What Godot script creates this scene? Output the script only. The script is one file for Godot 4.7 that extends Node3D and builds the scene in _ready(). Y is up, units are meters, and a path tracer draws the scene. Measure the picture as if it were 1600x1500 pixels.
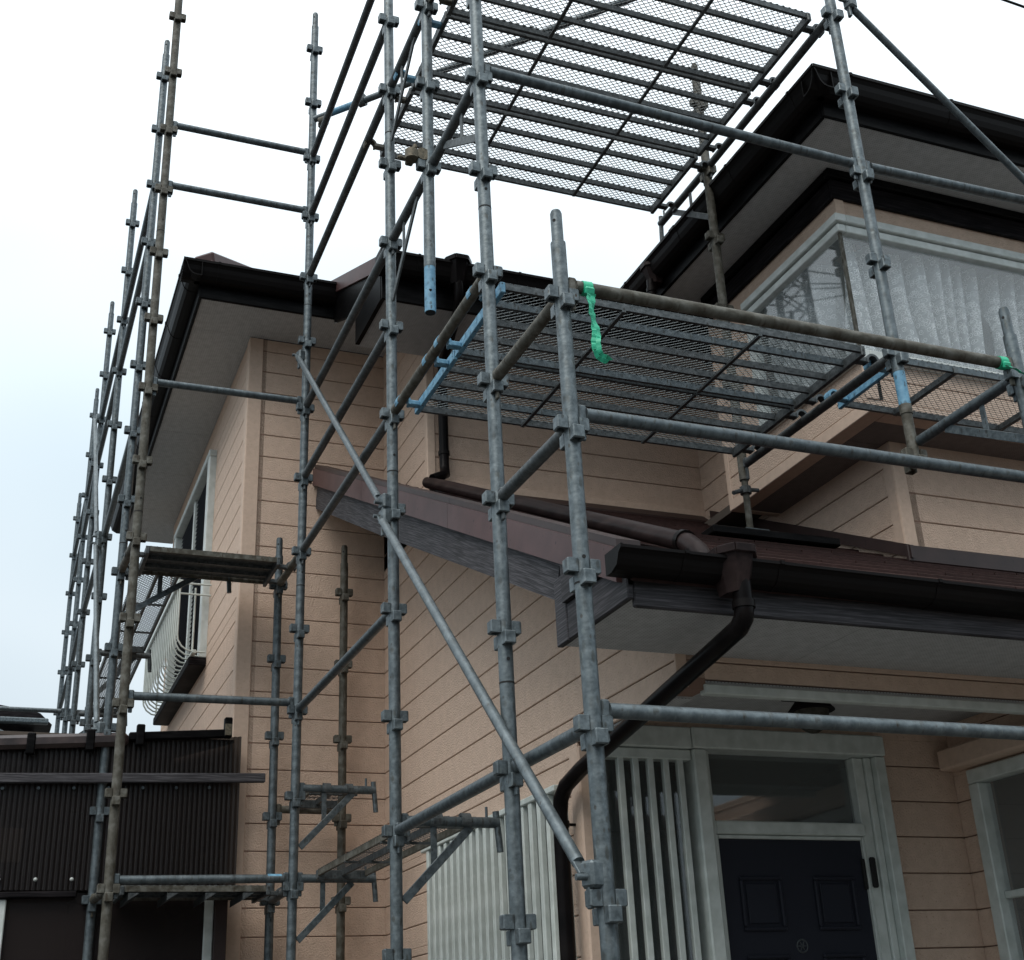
extends Node3D
# A pink-beige house being repainted, wrapped in wedge-pocket scaffolding, under an overcast sky.
# World: x to the right along the front of the house, y up, -z away from the camera. V(a, h, b) = (a, h, -b).

const S := 0.45274          # pitch of the wedge pockets on a post
const L0 := 3.647           # height of pocket level 0
const G0 := 5.62            # height of one siding groove
const GP := 0.1525          # siding pitch
const RT := 0.0243          # post radius
const RL := 0.0214          # ledger radius

var rng := RandomNumberGenerator.new()
var M := {}                 # materials
var taken := {}
var mesh_cache := {}

# ---------------------------------------------------------------- mesh collector
class MB:
	var v := PackedVector3Array()
	var n := PackedVector3Array()
	func tri(a: Vector3, b: Vector3, c: Vector3, na: Vector3, nb: Vector3, nc: Vector3):
		v.append(a); v.append(c); v.append(b)
		n.append(na); n.append(nc); n.append(nb)
	func face(p: Array):                      # counter-clockwise seen from outside
		var nn: Vector3 = (p[1] - p[0]).cross(p[2] - p[0])
		if nn.length_squared() < 1e-18 and p.size() > 3:
			nn = (p[2] - p[0]).cross(p[3] - p[0])
		nn = nn.normalized()
		for i in range(1, p.size() - 1):
			tri(p[0], p[i], p[i + 1], nn, nn, nn)
	func quad(a: Vector3, b: Vector3, c: Vector3, d: Vector3):
		face([a, b, c, d])
	func box(t: Transform3D, s: Vector3, c := 0.0):   # box with chamfered edges
		var h := s * 0.5
		if c <= 0.0:
			var q := []
			for i in 8:
				q.append(t * Vector3(h.x if i & 1 else -h.x, h.y if i & 2 else -h.y, h.z if i & 4 else -h.z))
			quad(q[4], q[5], q[7], q[6]); quad(q[1], q[0], q[2], q[3])
			quad(q[5], q[1], q[3], q[7]); quad(q[0], q[4], q[6], q[2])
			quad(q[6], q[7], q[3], q[2]); quad(q[0], q[1], q[5], q[4])
			return
		c = minf(c, minf(h.x, minf(h.y, h.z)) * 0.95)
		for ax in 3:
			for sg in [-1.0, 1.0]:
				var e := Vector3.ZERO; e[ax] = sg
				var u := Vector3.ZERO; u[(ax + 1) % 3] = 1.0
				var w := Vector3.ZERO; w[(ax + 2) % 3] = 1.0
				if sg < 0.0:
					var k := u; u = w; w = k
				var hu := absf(u.dot(h)) - c
				var hw := absf(w.dot(h)) - c
				var o := e * absf(e.dot(h))
				quad(t * (o - u * hu - w * hw), t * (o + u * hu - w * hw), t * (o + u * hu + w * hw), t * (o - u * hu + w * hw))
		for ax in 3:                          # edge strips
			var u3 := (ax + 1) % 3
			var w3 := (ax + 2) % 3
			for su in [-1.0, 1.0]:
				for sw in [-1.0, 1.0]:
					var p0 := Vector3.ZERO; p0[ax] = -(h[ax] - c)
					var p1 := Vector3.ZERO; p1[ax] = h[ax] - c
					var a := Vector3.ZERO; a[u3] = su * h[u3]; a[w3] = sw * (h[w3] - c)
					var b := Vector3.ZERO; b[u3] = su * (h[u3] - c); b[w3] = sw * h[w3]
					_strip(t, p0, p1, a, b, su, sw, u3, w3)
		for i in 8:                           # corners
			var sx := 1.0 if i & 1 else -1.0
			var sy := 1.0 if i & 2 else -1.0
			var sz := 1.0 if i & 4 else -1.0
			var A := t * Vector3(sx * h.x, sy * (h.y - c), sz * (h.z - c))
			var B := t * Vector3(sx * (h.x - c), sy * h.y, sz * (h.z - c))
			var C := t * Vector3(sx * (h.x - c), sy * (h.y - c), sz * h.z)
			if sx * sy * sz > 0.0: face([A, B, C])
			else: face([A, C, B])
	func _strip(t: Transform3D, p0: Vector3, p1: Vector3, a: Vector3, b: Vector3, su: float, sw: float, u3: int, w3: int):
		var out := Vector3.ZERO; out[u3] = su; out[w3] = sw
		var q := [p0 + a, p1 + a, p1 + b, p0 + b]
		if (q[1] - q[0]).cross(q[2] - q[0]).dot(out) < 0.0: q.reverse()
		quad(t * q[0], t * q[1], t * q[2], t * q[3])
	func ring(c: Vector3, x: Vector3, y: Vector3, r: float, seg: int) -> PackedVector3Array:
		var o := PackedVector3Array()
		for i in seg:
			var g := TAU * i / seg
			o.append(c + (x * cos(g) + y * sin(g)) * r)
		return o
	func cyl(p0: Vector3, p1: Vector3, r0: float, r1 := -1.0, seg := 12, cap0 := true, cap1 := true):
		if r1 < 0.0: r1 = r0
		var d := (p1 - p0).normalized()
		var x := d.cross(Vector3.UP if absf(d.y) < 0.9 else Vector3.RIGHT).normalized()
		var y := d.cross(x)
		var A := ring(p0, x, y, r0, seg)
		var B := ring(p1, x, y, r1, seg)
		for i in seg:
			var j := (i + 1) % seg
			var na := (A[i] - p0).normalized() if r0 > 0.0 else (B[i] - p1).normalized()
			var nb := (A[j] - p0).normalized() if r0 > 0.0 else (B[j] - p1).normalized()
			tri(A[i], A[j], B[j], na, nb, nb); tri(A[i], B[j], B[i], na, nb, na)
		if cap0:
			for i in range(1, seg - 1): tri(A[0], A[i + 1], A[i], -d, -d, -d)
		if cap1:
			for i in range(1, seg - 1): tri(B[0], B[i], B[i + 1], d, d, d)
	func hose(p: Array, r: float, seg := 10):     # smooth tube through points
		var d0: Vector3 = (p[1] - p[0]).normalized()
		var x := d0.cross(Vector3.UP if absf(d0.y) < 0.9 else Vector3.RIGHT).normalized()
		var last := PackedVector3Array()
		for k in p.size():
			var d: Vector3 = (p[mini(k + 1, p.size() - 1)] - p[maxi(k - 1, 0)]).normalized()
			x = (x - d * x.dot(d)).normalized()
			var y := d.cross(x)
			var R := ring(p[k], x, y, r, seg)
			if k > 0:
				var pc: Vector3 = p[k - 1]
				for i in seg:
					var j := (i + 1) % seg
					tri(last[i], last[j], R[j], (last[i] - pc).normalized(), (last[j] - pc).normalized(), (R[j] - p[k]).normalized())
					tri(last[i], R[j], R[i], (last[i] - pc).normalized(), (R[j] - p[k]).normalized(), (R[i] - p[k]).normalized())
			if k == 0: face(_rev(R))
			if k == p.size() - 1: face(Array(R))
			last = R
	func _rev(R: PackedVector3Array) -> Array:
		var o := Array(R); o.reverse(); return o
	func prism(poly: PackedVector2Array, o: Vector3, ux: Vector3, uy: Vector3, depth: Vector3):
		# extrude a polygon given in (ux, uy) along depth
		var pp := poly
		var flip := ux.cross(uy).dot(depth) > 0.0
		if Geometry2D.is_polygon_clockwise(pp) == false:
			var q := pp.duplicate(); q.reverse(); pp = q
		# pp clockwise in (ux,uy)
		var idx := Geometry2D.triangulate_polygon(pp)
		var f := []
		var g := []
		for q in pp:
			f.append(o + ux * q.x + uy * q.y); g.append(o + ux * q.x + uy * q.y + depth)
		for i in range(0, idx.size(), 3):
			var a: Vector3 = f[idx[i]]; var b: Vector3 = f[idx[i + 1]]; var c: Vector3 = f[idx[i + 2]]
			var nn := (b - a).cross(c - a)
			if nn.dot(depth) > 0.0: face([a, c, b])
			else: face([a, b, c])
			var a2: Vector3 = g[idx[i]]; var b2: Vector3 = g[idx[i + 1]]; var c2: Vector3 = g[idx[i + 2]]
			if nn.dot(depth) > 0.0: face([a2, b2, c2])
			else: face([a2, c2, b2])
		for i in pp.size():
			var j := (i + 1) % pp.size()
			if flip: quad(f[j], f[i], g[i], g[j])
			else: quad(f[i], f[j], g[j], g[i])
	func mesh() -> ArrayMesh:
		var a := []
		a.resize(Mesh.ARRAY_MAX)
		a[Mesh.ARRAY_VERTEX] = v; a[Mesh.ARRAY_NORMAL] = n
		var m := ArrayMesh.new()
		m.add_surface_from_arrays(Mesh.PRIMITIVE_TRIANGLES, a)
		return m

# ---------------------------------------------------------------- small helpers
func V(a: float, h: float, b: float) -> Vector3:
	return Vector3(a, h, -b)

func numbered(called: String) -> String:
	var k: int = taken.get(called, -1) + 1
	taken[called] = k
	return called if k == 0 else "%s_%03d" % [called, k]

func thing(called: String, label: String, category: String, at := Vector3.ZERO, group := "") -> Node3D:
	var o := Node3D.new()
	o.name = numbered(called)
	add_child(o)
	o.position = at
	tag(o, label, category, group)
	return o

func tag(o: Node, label: String, category: String, group := ""):
	o.set_meta("label", label); o.set_meta("category", category)
	if group != "": o.set_meta("group", group)

func put(called: String, m: Mesh, mat: Material, parent: Node3D, at := Vector3.ZERO) -> MeshInstance3D:
	var o := MeshInstance3D.new()
	o.name = called; o.mesh = m; o.material_override = mat
	o.position = at
	parent.add_child(o, true)
	return o

func obj(called: String, mb: MB, mat: Material, parent: Node3D) -> MeshInstance3D:
	# geometry is collected in world coordinates; children are stored relative to their thing
	var org := Vector3.ZERO
	var q: Node = parent
	while q != self:
		org += (q as Node3D).position
		q = q.get_parent()
	if org != Vector3.ZERO:
		for i in mb.v.size(): mb.v[i] -= org
	return put(called, mb.mesh(), mat, parent)

func group_node(called: String, parent: Node3D) -> Node3D:
	var o := Node3D.new()
	o.name = called
	parent.add_child(o, true)
	return o

func bx(a0: float, a1: float, h0: float, h1: float, b0: float, b1: float, c := 0.0) -> MB:
	var m := MB.new()
	addbx(m, a0, a1, h0, h1, b0, b1, c)
	return m

func addbx(m: MB, a0: float, a1: float, h0: float, h1: float, b0: float, b1: float, c := 0.0):
	m.box(Transform3D(Basis.IDENTITY, V((a0 + a1) / 2, (h0 + h1) / 2, (b0 + b1) / 2)), Vector3(absf(a1 - a0), absf(h1 - h0), absf(b1 - b0)), c)

func bar(m: MB, p0: Vector3, p1: Vector3, w: float, t: float, side: Vector3, c := 0.0):
	# a flat bar from p0 to p1, w wide along side, t thick
	var d := p1 - p0
	var z := d.normalized()
	var x := (side - z * side.dot(z)).normalized()
	m.box(Transform3D(Basis(x, z.cross(x), z), (p0 + p1) / 2), Vector3(w, t, d.length()), c)

# ---------------------------------------------------------------- textures
func noise_image(size: int, freq: float, oct: int, lo: Color, hi: Color, seed_: int, gain := 0.5, sharp := 1.0, kind := FastNoiseLite.TYPE_SIMPLEX_SMOOTH) -> Image:
	var f := FastNoiseLite.new()
	f.seed = seed_; f.noise_type = kind; f.frequency = freq
	f.fractal_octaves = oct; f.fractal_gain = gain
	var g := f.get_seamless_image(size, size)
	var o := Image.create(size, size, false, Image.FORMAT_RGB8)
	for y in size:
		for x in size:
			var t := g.get_pixel(x, y).r
			t = clampf((t - 0.5) * sharp + 0.5, 0.0, 1.0)
			o.set_pixel(x, y, lo.lerp(hi, t))
	return o

func spots(img: Image, count: int, r0: float, r1: float, col: Color, amount: float, stretch := 1.0):
	var s := img.get_width()
	for k in count:
		var cx := rng.randi() % s
		var cy := rng.randi() % s
		var r := rng.randf_range(r0, r1)
		var ry := r * (1.0 if stretch == 1.0 else rng.randf_range(1.0, stretch))
		for dy in range(-int(ry) - 1, int(ry) + 2):
			for dx in range(-int(r) - 1, int(r) + 2):
				var q := Vector2(dx / r, dy / ry).length() + rng.randf_range(-0.15, 0.15)
				if q < 1.0:
					var x := posmod(cx + dx, s)
					var y := posmod(cy + dy, s)
					img.set_pixel(x, y, img.get_pixel(x, y).lerp(col, amount * clampf((1.0 - q) * 3.0, 0.0, 1.0)))

func tex(img: Image) -> ImageTexture:
	img.generate_mipmaps()
	return ImageTexture.create_from_image(img)

func bump(size: int, freq: float, oct: int, seed_: int, strength: float) -> ImageTexture:
	var im := noise_image(size, freq, oct, Color.BLACK, Color.WHITE, seed_, 0.6)
	im.bump_map_to_normal_map(strength)
	return tex(im)

func mat(col: Color, rough: float, metal := 0.0, t: Texture2D = null, scale := Vector3.ONE, nrm: Texture2D = null, nscale := 1.0) -> StandardMaterial3D:
	var m := StandardMaterial3D.new()
	m.albedo_color = col; m.roughness = rough; m.metallic = metal
	if t:
		m.albedo_texture = t
	if nrm:
		m.normal_enabled = true; m.normal_texture = nrm; m.normal_scale = nscale
	if t or nrm:
		m.uv1_triplanar = true; m.uv1_world_triplanar = true; m.uv1_scale = scale
	return m

func lin(r: float, g: float, b: float) -> Color:
	return Color(r, g, b).linear_to_srgb()

func make_materials():
	# siding: fine stucco-like relief, faint blotches, a few scuffs
	var sid := noise_image(512, 0.02, 5, Color(0.925, 0.92, 0.915), Color(1, 1, 1), 3, 0.62)
	spots(sid, 160, 1.0, 3.0, Color(0.78, 0.74, 0.7), 0.5)
	var sidn := bump(512, 0.12, 3, 9, 5.0)
	M.siding = mat(lin(0.62, 0.465, 0.365), 0.75, 0.0, tex(sid), Vector3.ONE * 1.3, sidn, 0.55)
	M.trim = mat(lin(0.62, 0.468, 0.368), 0.7, 0.0, tex(sid), Vector3.ONE * 1.9)
	M.groove = mat(lin(0.22, 0.135, 0.10), 0.9)
	var sof := noise_image(256, 0.03, 4, Color(0.9, 0.9, 0.9), Color(1, 1, 1), 31)
	# perforated soffit board: rows of small pits
	for y in range(0, 256, 8):
		for x in range(0, 256, 8):
			sof.set_pixel(x, y, Color(0.5, 0.5, 0.5)); sof.set_pixel(x + 1, y, Color(0.62, 0.62, 0.62))
			sof.set_pixel(x, y + 1, Color(0.62, 0.62, 0.62)); sof.set_pixel(x + 1, y + 1, Color(0.55, 0.55, 0.55))
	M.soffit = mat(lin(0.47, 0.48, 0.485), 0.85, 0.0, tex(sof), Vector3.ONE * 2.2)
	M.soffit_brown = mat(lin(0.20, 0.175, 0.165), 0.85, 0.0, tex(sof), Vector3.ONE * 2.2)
	# galvanised steel: dull zinc with blotches, scratches, paint drips
	var zin := noise_image(512, 0.017, 6, Color(0.66, 0.68, 0.69), Color(1, 1, 1), 5, 0.7, 1.6)
	spots(zin, 90, 2.0, 7.0, Color(0.55, 0.5, 0.44), 0.5, 4.0)
	spots(zin, 40, 1.5, 5.0, Color(1.0, 1.0, 0.97), 0.8, 3.5)
	spots(zin, 60, 0.8, 2.2, Color(1, 1, 0.98), 0.8, 2.0)
	spots(zin, 26, 1.5, 4.0, Color(0.42, 0.27, 0.16), 0.7, 2.5)
	spots(zin, 9, 4.0, 8.0, Color(1, 1, 0.98), 0.75, 2.2)
	spots(zin, 9, 4.0, 9.0, Color(0.5, 0.48, 0.46), 0.6, 3.0)
	var zt := tex(zin)
	var zn := bump(256, 0.05, 3, 12, 2.0)
	M.steel = mat(lin(0.122, 0.147, 0.160), 0.46, 0.5, zt, Vector3.ONE * 2.3, zn, 0.3)
	M.steel_pale = mat(lin(0.155, 0.184, 0.197), 0.46, 0.5, zt, Vector3.ONE * 1.9, zn, 0.3)
	M.steel_dark = mat(lin(0.105, 0.117, 0.122), 0.55, 0.5, zt, Vector3.ONE * 2.7, zn, 0.3)
	var old := noise_image(512, 0.014, 5, Color(0.6, 0.57, 0.51), Color(1, 1, 1), 15, 0.6, 1.8)
	spots(old, 70, 2.0, 7.0, Color(0.5, 0.4, 0.3), 0.5, 5.0)
	spots(old, 40, 1.0, 4.0, Color(1, 1, 0.95), 0.6, 3.0)
	M.steel_old = mat(lin(0.120, 0.120, 0.106), 0.7, 0.15, tex(old), Vector3.ONE * 1.9, zn, 0.4)
	var blu := noise_image(256, 0.03, 4, Color(0.72, 0.8, 0.85), Color(1, 1, 1), 25, 0.6, 1.7)
	spots(blu, 60, 1.5, 5.0, Color(0.45, 0.42, 0.4), 0.8, 3.0)
	M.blue = mat(lin(0.15, 0.33, 0.46), 0.55, 0.0, tex(blu), Vector3.ONE * 3.0)
	M.hole = mat(lin(0.01, 0.01, 0.01), 0.9)
	# woodwork
	var wd := noise_image(512, 0.02, 5, Color(0.35, 0.35, 0.38), Color(1, 1, 1), 41, 0.65, 1.7)
	var wt := tex(wd)
	M.barge = mat(lin(0.095, 0.092, 0.101), 0.8, 0.0, wt, Vector3(0.4, 15.0, 0.4))
	M.barge.uv1_world_triplanar = false
	M.fascia = mat(lin(0.022, 0.019, 0.021), 0.55, 0.0, wt, Vector3(0.35, 7.0, 0.35))
	M.fascia_wood = mat(lin(0.060, 0.055, 0.062), 0.7, 0.0, wt, Vector3(0.35, 9.0, 0.35))
	M.black = mat(lin(0.007, 0.0065, 0.007), 0.45, 0.0, wt, Vector3(0.5, 3.0, 0.5))
	M.gutter = mat(lin(0.007, 0.006, 0.006), 0.38)
	var pv := noise_image(256, 0.02, 4, Color(0.6, 0.6, 0.62), Color(1, 1, 1), 51, 0.6, 1.5)
	M.pipe = mat(lin(0.010, 0.008, 0.008), 0.3, 0.0, tex(pv), Vector3(1.2, 1.2, 1.2))
	M.pipe_old = mat(lin(0.035, 0.024, 0.023), 0.38, 0.0, tex(pv), Vector3(3.0, 3.0, 0.6))
	var rf := noise_image(512, 0.03, 5, Color(0.78, 0.77, 0.77), Color(1, 1, 1), 61, 0.6, 1.3)
	M.slate = mat(lin(0.044, 0.024, 0.022), 0.6, 0.0, tex(rf), Vector3.ONE * 1.5)
	M.slate_b = mat(lin(0.039, 0.022, 0.020), 0.6, 0.0, tex(rf), Vector3.ONE * 1.7)
	var mm := noise_image(256, 0.02, 4, Color(0.8, 0.78, 0.78), Color(1, 1, 1), 65)
	spots(mm, 40, 1.0, 2.5, Color(0.4, 0.3, 0.3), 0.7)
	M.maroon = mat(lin(0.088, 0.042, 0.041), 0.5, 0.0, tex(mm), Vector3.ONE * 1.2)
	M.maroon_dark = mat(lin(0.036, 0.018, 0.016), 0.5, 0.0, tex(mm), Vector3.ONE * 1.2)
	# windows, door
	var al := noise_image(256, 0.02, 4, Color(0.86, 0.87, 0.86), Color(1, 1, 1), 71)
	M.alu = mat(lin(0.62, 0.665, 0.64), 0.45, 0.0, tex(al), Vector3.ONE * 2.0)
	M.alu_white = mat(lin(0.66, 0.70, 0.69), 0.4, 0.0, tex(al), Vector3.ONE * 2.0)
	M.door = mat(lin(0.023, 0.025, 0.034), 0.38)
	M.room = mat(lin(0.085, 0.068, 0.056), 0.9)  # inner walls coloured dark to stand in for unlit rooms
	M.glass = mat(Color(0.9, 0.95, 0.95, 0.06), 0.02)
	M.glass.transparency = BaseMaterial3D.TRANSPARENCY_ALPHA
	M.glass_shutter = mat(lin(0.02, 0.023, 0.034), 0.7)
	M.corrugated = mat(lin(0.014, 0.0105, 0.0102), 0.35)
	M.green = mat(lin(0.02, 0.42, 0.24), 0.5)
	M.green.backlight_enabled = true; M.green.backlight = Color(0.25, 0.25, 0.25)
	M.brass = mat(lin(0.16, 0.135, 0.095), 0.6, 0.4, zt, Vector3.ONE * 6.0)
	M.brown_wall = mat(lin(0.115, 0.10, 0.088), 0.85, 0.0, tex(mm), Vector3.ONE)
	M.ground = mat(lin(0.15, 0.145, 0.135), 0.95, 0.0, tex(noise_image(512, 0.03, 5, Color(0.65, 0.65, 0.65), Color(1, 1, 1), 81, 0.6, 1.6)), Vector3.ONE * 0.5)
	for k in [M.gutter, M.black, M.fascia, M.pipe, M.pipe_old, M.door, M.corrugated, M.slate, M.slate_b]:
		k.metallic_specular = 0.2
	M.lean_edge = mat(lin(0.060, 0.040, 0.037), 0.35, 0.0, tex(pv), Vector3.ONE * 1.4)
	M.corrugated.transparency = BaseMaterial3D.TRANSPARENCY_ALPHA
	M.corrugated.albedo_color.a = 0.90
	M.corrugated.metallic_specular = 0.4
	M.smoked = mat(lin(0.020, 0.0155, 0.015), 0.3)
	M.smoked.transparency = BaseMaterial3D.TRANSPARENCY_ALPHA
	M.smoked.albedo_color.a = 0.86
	M.smoked.metallic_specular = 0.3
	# lace curtain fabric: pale net with curls
	var lace := noise_image(512, 0.05, 3, Color(0.60, 0.62, 0.63), Color(0.72, 0.73, 0.74), 91)
	for k in 150:
		var c := Vector2(rng.randi() % 512, rng.randi() % 512)
		var ph := rng.randf() * TAU
		for i in 90:
			var u := i / 90.0
			var q := c + Vector2.from_angle(ph + u * 8.0) * (4.0 + 15.0 * u)
			for dx in 4:
				for dy in 3: lace.set_pixel(posmod(int(q.x) + dx, 512), posmod(int(q.y) + dy, 512), Color(1, 1, 1))
	M.lace = mat(lin(0.80, 0.84, 0.86), 0.9, 0.0, tex(lace), Vector3.ONE * 2.2)
	M.lace.backlight_enabled = true
	M.lace.backlight = Color(0.4, 0.4, 0.4)
	M.drape = mat(lin(0.12, 0.12, 0.12), 0.9)

# ---------------------------------------------------------------- scaffold
# axis of each post at level 0: a, b, lean in a and b per metre, offset of the pockets
const POSTS := {
	"P1": [1.510, 3.143, -0.0047, 0.0004, 0.005], "P2": [1.502, 3.733, -0.0034, 0.0018, 0.002],
	"P3": [1.482, 4.349, 0.0057, -0.0020, 0.010], "P4": [1.501, 4.946, -0.0036, -0.0048, 0.001],
	"P5": [1.504, 6.728, 0.0025, 0.0013, 0.003], "P6": [1.501, 7.306, -0.0037, 0.0007, -0.006],
	"P7": [1.915, 7.353, 0.0006, -0.0001, 0.001], "P8": [0.604, 6.712, 0.0004, 0.0010, -0.009],
	"P9": [0.588, 7.332, 0.0040, 0.0001, 0.008], "P10": [0.600, 9.133, 0.0, 0.0, 0.0],
	"P11": [3.290, 3.720, -0.0036, -0.0042, -0.050], "P12": [3.324, 4.986, 0.0053, -0.0004, 0.0],
	"P13": [3.312, 3.133, -0.003, 0.0, 0.0], "P14": [5.11, 3.70, 0.0, 0.0, -0.02],
	"R1": [0.603, 10.933, 0.0, 0.0, 0.0], "R2": [0.634, 12.733, 0.0, 0.0, 0.0], "R3": [0.647, 14.533, 0.0, 0.0, 0.0],
}
const EA := Vector3(1, 0, 0)
const EB := Vector3(0, 0, -1)

func lev(n: float) -> float:
	return L0 + n * S

func axis_at(p: String, h: float) -> Vector3:
	var q: Array = POSTS[p]
	return V(q[0] + q[2] * (h - L0), h, q[1] + q[3] * (h - L0))

func cup_at(p: String, n: float) -> Vector3:
	return axis_at(p, lev(n) + POSTS[p][4])

func cached(key: String, make: Callable) -> Mesh:
	if not mesh_cache.has(key):
		mesh_cache[key] = make.call()
	return mesh_cache[key]

func one_cup(m: MB, dir: Vector3, y: float):
	# a U-shaped welded pocket: two cheeks and a front plate, open at top and bottom
	var side := dir.cross(Vector3.UP)
	var fr := Basis(side, Vector3.UP, dir)
	for s in [-1.0, 1.0]:
		m.box(Transform3D(fr, dir * 0.034 + side * (0.0155 * s) + Vector3(0, y, 0)), Vector3(0.008, 0.043, 0.030), 0.0015)
	m.box(Transform3D(fr, dir * 0.0485 + Vector3(0, y, 0)), Vector3(0.039, 0.043, 0.009), 0.0035)
	m.box(Transform3D(fr, dir * 0.034 + Vector3(0, y + 0.004, 0)), Vector3(0.025, 0.03, 0.036))

func cup_mesh() -> Mesh:
	return cached("cup", func():
		var m := MB.new()
		one_cup(m, EA, 0.0); one_cup(m, -EA, 0.0)
		one_cup(m, EB, -0.042); one_cup(m, -EB, -0.042)
		return m.mesh())

func post(p: String, label: String, h0: float, h1: float, material: Material, opt := {}):
	var base := axis_at(p, h0)
	var t := thing("scaffold_post", label, "scaffold post", base, "upright posts of the scaffold")
	var m := MB.new()
	m.cyl(base, axis_at(p, h1), RT, RT, 16)
	obj("tube", m, material, t)
	if opt.has("spigot"):                       # narrower pin at the open top
		m = MB.new()
		var s0 := axis_at(p, h1); var s1 := axis_at(p, opt.spigot)
		m.cyl(s0 - Vector3(0, 0.01, 0), s1 - Vector3(0, 0.012, 0), 0.0195, 0.0195, 14)
		m.cyl(s1 - Vector3(0, 0.012, 0), s1, 0.0195, 0.0155, 14, false)
		obj("spigot", m, material, t)
		m = MB.new()
		var hp := axis_at(p, opt.spigot - 0.045)
		var hd := (Vector3(0, 1.5, 0) - hp) * Vector3(1, 0, 1)
		hd = hd.normalized().rotated(Vector3.UP, -0.4)
		m.cyl(hp + hd * 0.018, hp + hd * 0.0203, 0.0055, 0.0055, 10)
		obj("pin_hole", m, M.hole, t)
	var n := int(ceil((h0 - L0) / S - 0.05))
	while lev(n) < h1 - 0.1 and not opt.has("bare"):
		if lev(n) > h0 + 0.1:
			put("wedge_pocket", cup_mesh(), material, t, cup_at(p, n) - base)
		n += 1
	for hj in opt.get("joints", []):            # seams where one length of post sits on the next
		m = MB.new()
		m.cyl(axis_at(p, hj - 0.003), axis_at(p, hj + 0.003), RT + 0.0006, RT + 0.0006, 16, false, false)
		obj("joint_seam", m, M.hole, t)
		m = MB.new()
		var hq := axis_at(p, hj + 0.075)
		var he := ((Vector3(0, 1.5, 0) - hq) * Vector3(1, 0, 1)).normalized().rotated(Vector3.UP, 0.35)
		m.cyl(hq + he * 0.023, hq + he * (RT + 0.0008), 0.006, 0.006, 10)
		obj("pin_hole", m, M.hole, t)
	return t

func wedge_mesh(along: Vector3, key: String) -> Mesh:
	return cached(key, func():
		var m := MB.new()
		# end cap welded on the tube, and the wedge that drops into the pocket
		m.box(Transform3D(Basis(along.cross(Vector3.UP), Vector3.UP, along), Vector3(0, 0.004, 0)), Vector3(0.024, 0.052, 0.03), 0.006)
		m.box(Transform3D(Basis(along.cross(Vector3.UP), Vector3.UP, along), Vector3(0, -0.045, 0)), Vector3(0.011, 0.085, 0.02), 0.003)
		return m.mesh())

func ledger_line(t: Node3D, A: Vector3, B: Vector3, along: Vector3, material: Material, w0 := true, w1 := true):
	var d := (B - A).normalized()
	var m := MB.new()
	m.cyl(A + d * 0.048, B - d * (0.048 if w1 else 0.0), RL, RL, 14)
	obj("tube", m, material, t)
	var key := "wedge_a" if along == EA else "wedge_b"
	if w0: put("wedge", wedge_mesh(along, key), material, t, A + d * 0.036 - t.position)
	if w1: put("wedge", wedge_mesh(along, key), material, t, B - d * 0.036 - t.position)

func seat(p: String, n: float, along: Vector3) -> Vector3:
	return cup_at(p, n) + Vector3(0, 0.040 if along == EA else -0.002, 0)

func ledger(p: String, q: String, n: int, along: Vector3, label: String, material: Material):
	var A := seat(p, n, along); var B := seat(q, n, along)
	var t := thing("scaffold_ledger", label, "scaffold rail", A, "horizontal rails of the scaffold")
	ledger_line(t, A, B, along, material)
	return t

func bracket(p: String, n: int, dir: Vector3, length: float, label: String, material: Material, hook := true, drop := 0.30):
	var along := EA if absf(dir.x) > 0.5 else EB
	var A := seat(p, n, along)
	var B := A + dir * length
	var t := thing("scaffold_bracket", label, "bracket", A, "brackets that carry the scaffold boards")
	var m := MB.new()
	m.cyl(A + dir * 0.04, B, RL, RL, 14)
	obj("arm", m, material, t)
	put("wedge", wedge_mesh(along, "wedge_a" if along == EA else "wedge_b"), material, t, dir * 0.036)
	if hook:
		m = MB.new()
		m.hose([B + Vector3(0, 0.045, 0) - dir * 0.01, B + Vector3(0, 0.0, 0) - dir * 0.006, B + Vector3(0, -0.06, 0), B + Vector3(0, -0.115, 0) + dir * 0.004], 0.0135, 10)
		obj("hook_pin", m, material, t)
		m = MB.new()
		m.cyl(B - dir * 0.05 + Vector3(0, 0.02, 0), B - dir * 0.05 + Vector3(0, 0.062, 0), 0.006, 0.006, 8)
		obj("stop_pin", m, material, t)
	var side := dir.cross(Vector3.UP)
	m = MB.new()
	bar(m, A + dir * (length * 0.72) + Vector3(0, -0.018, 0), A + dir * 0.03 + Vector3(0, -drop, 0), 0.009, 0.034, side, 0.002)
	obj("strut", m, material, t)
	m = MB.new()
	var u := 0.36
	bar(m, A + dir * (length * u) + Vector3(0, -0.016, 0), A + dir * (length * u) + Vector3(0, -0.018 - (drop - 0.02) * (1.0 - u / 0.72) - 0.02, 0), 0.026, 0.006, dir, 0.001)
	obj("strap", m, material, t)
	return t

func clamp_mesh(m: MB, c: Vector3, axis: Vector3, out: Vector3):
	var x := axis.cross(out).normalized()
	m.cyl(c - axis * 0.022, c + axis * 0.022, 0.031, 0.031, 12)
	m.box(Transform3D(Basis(x, axis, x.cross(axis)), c + out * 0.038), Vector3(0.034, 0.044, 0.03), 0.005)
	m.cyl(c + out * 0.03 + x * 0.012, c + out * 0.03 + x * 0.056, 0.007, 0.007, 8)
	m.cyl(c + out * 0.03 + x * 0.036, c + out * 0.03 + x * 0.048, 0.012, 0.012, 6)

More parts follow.
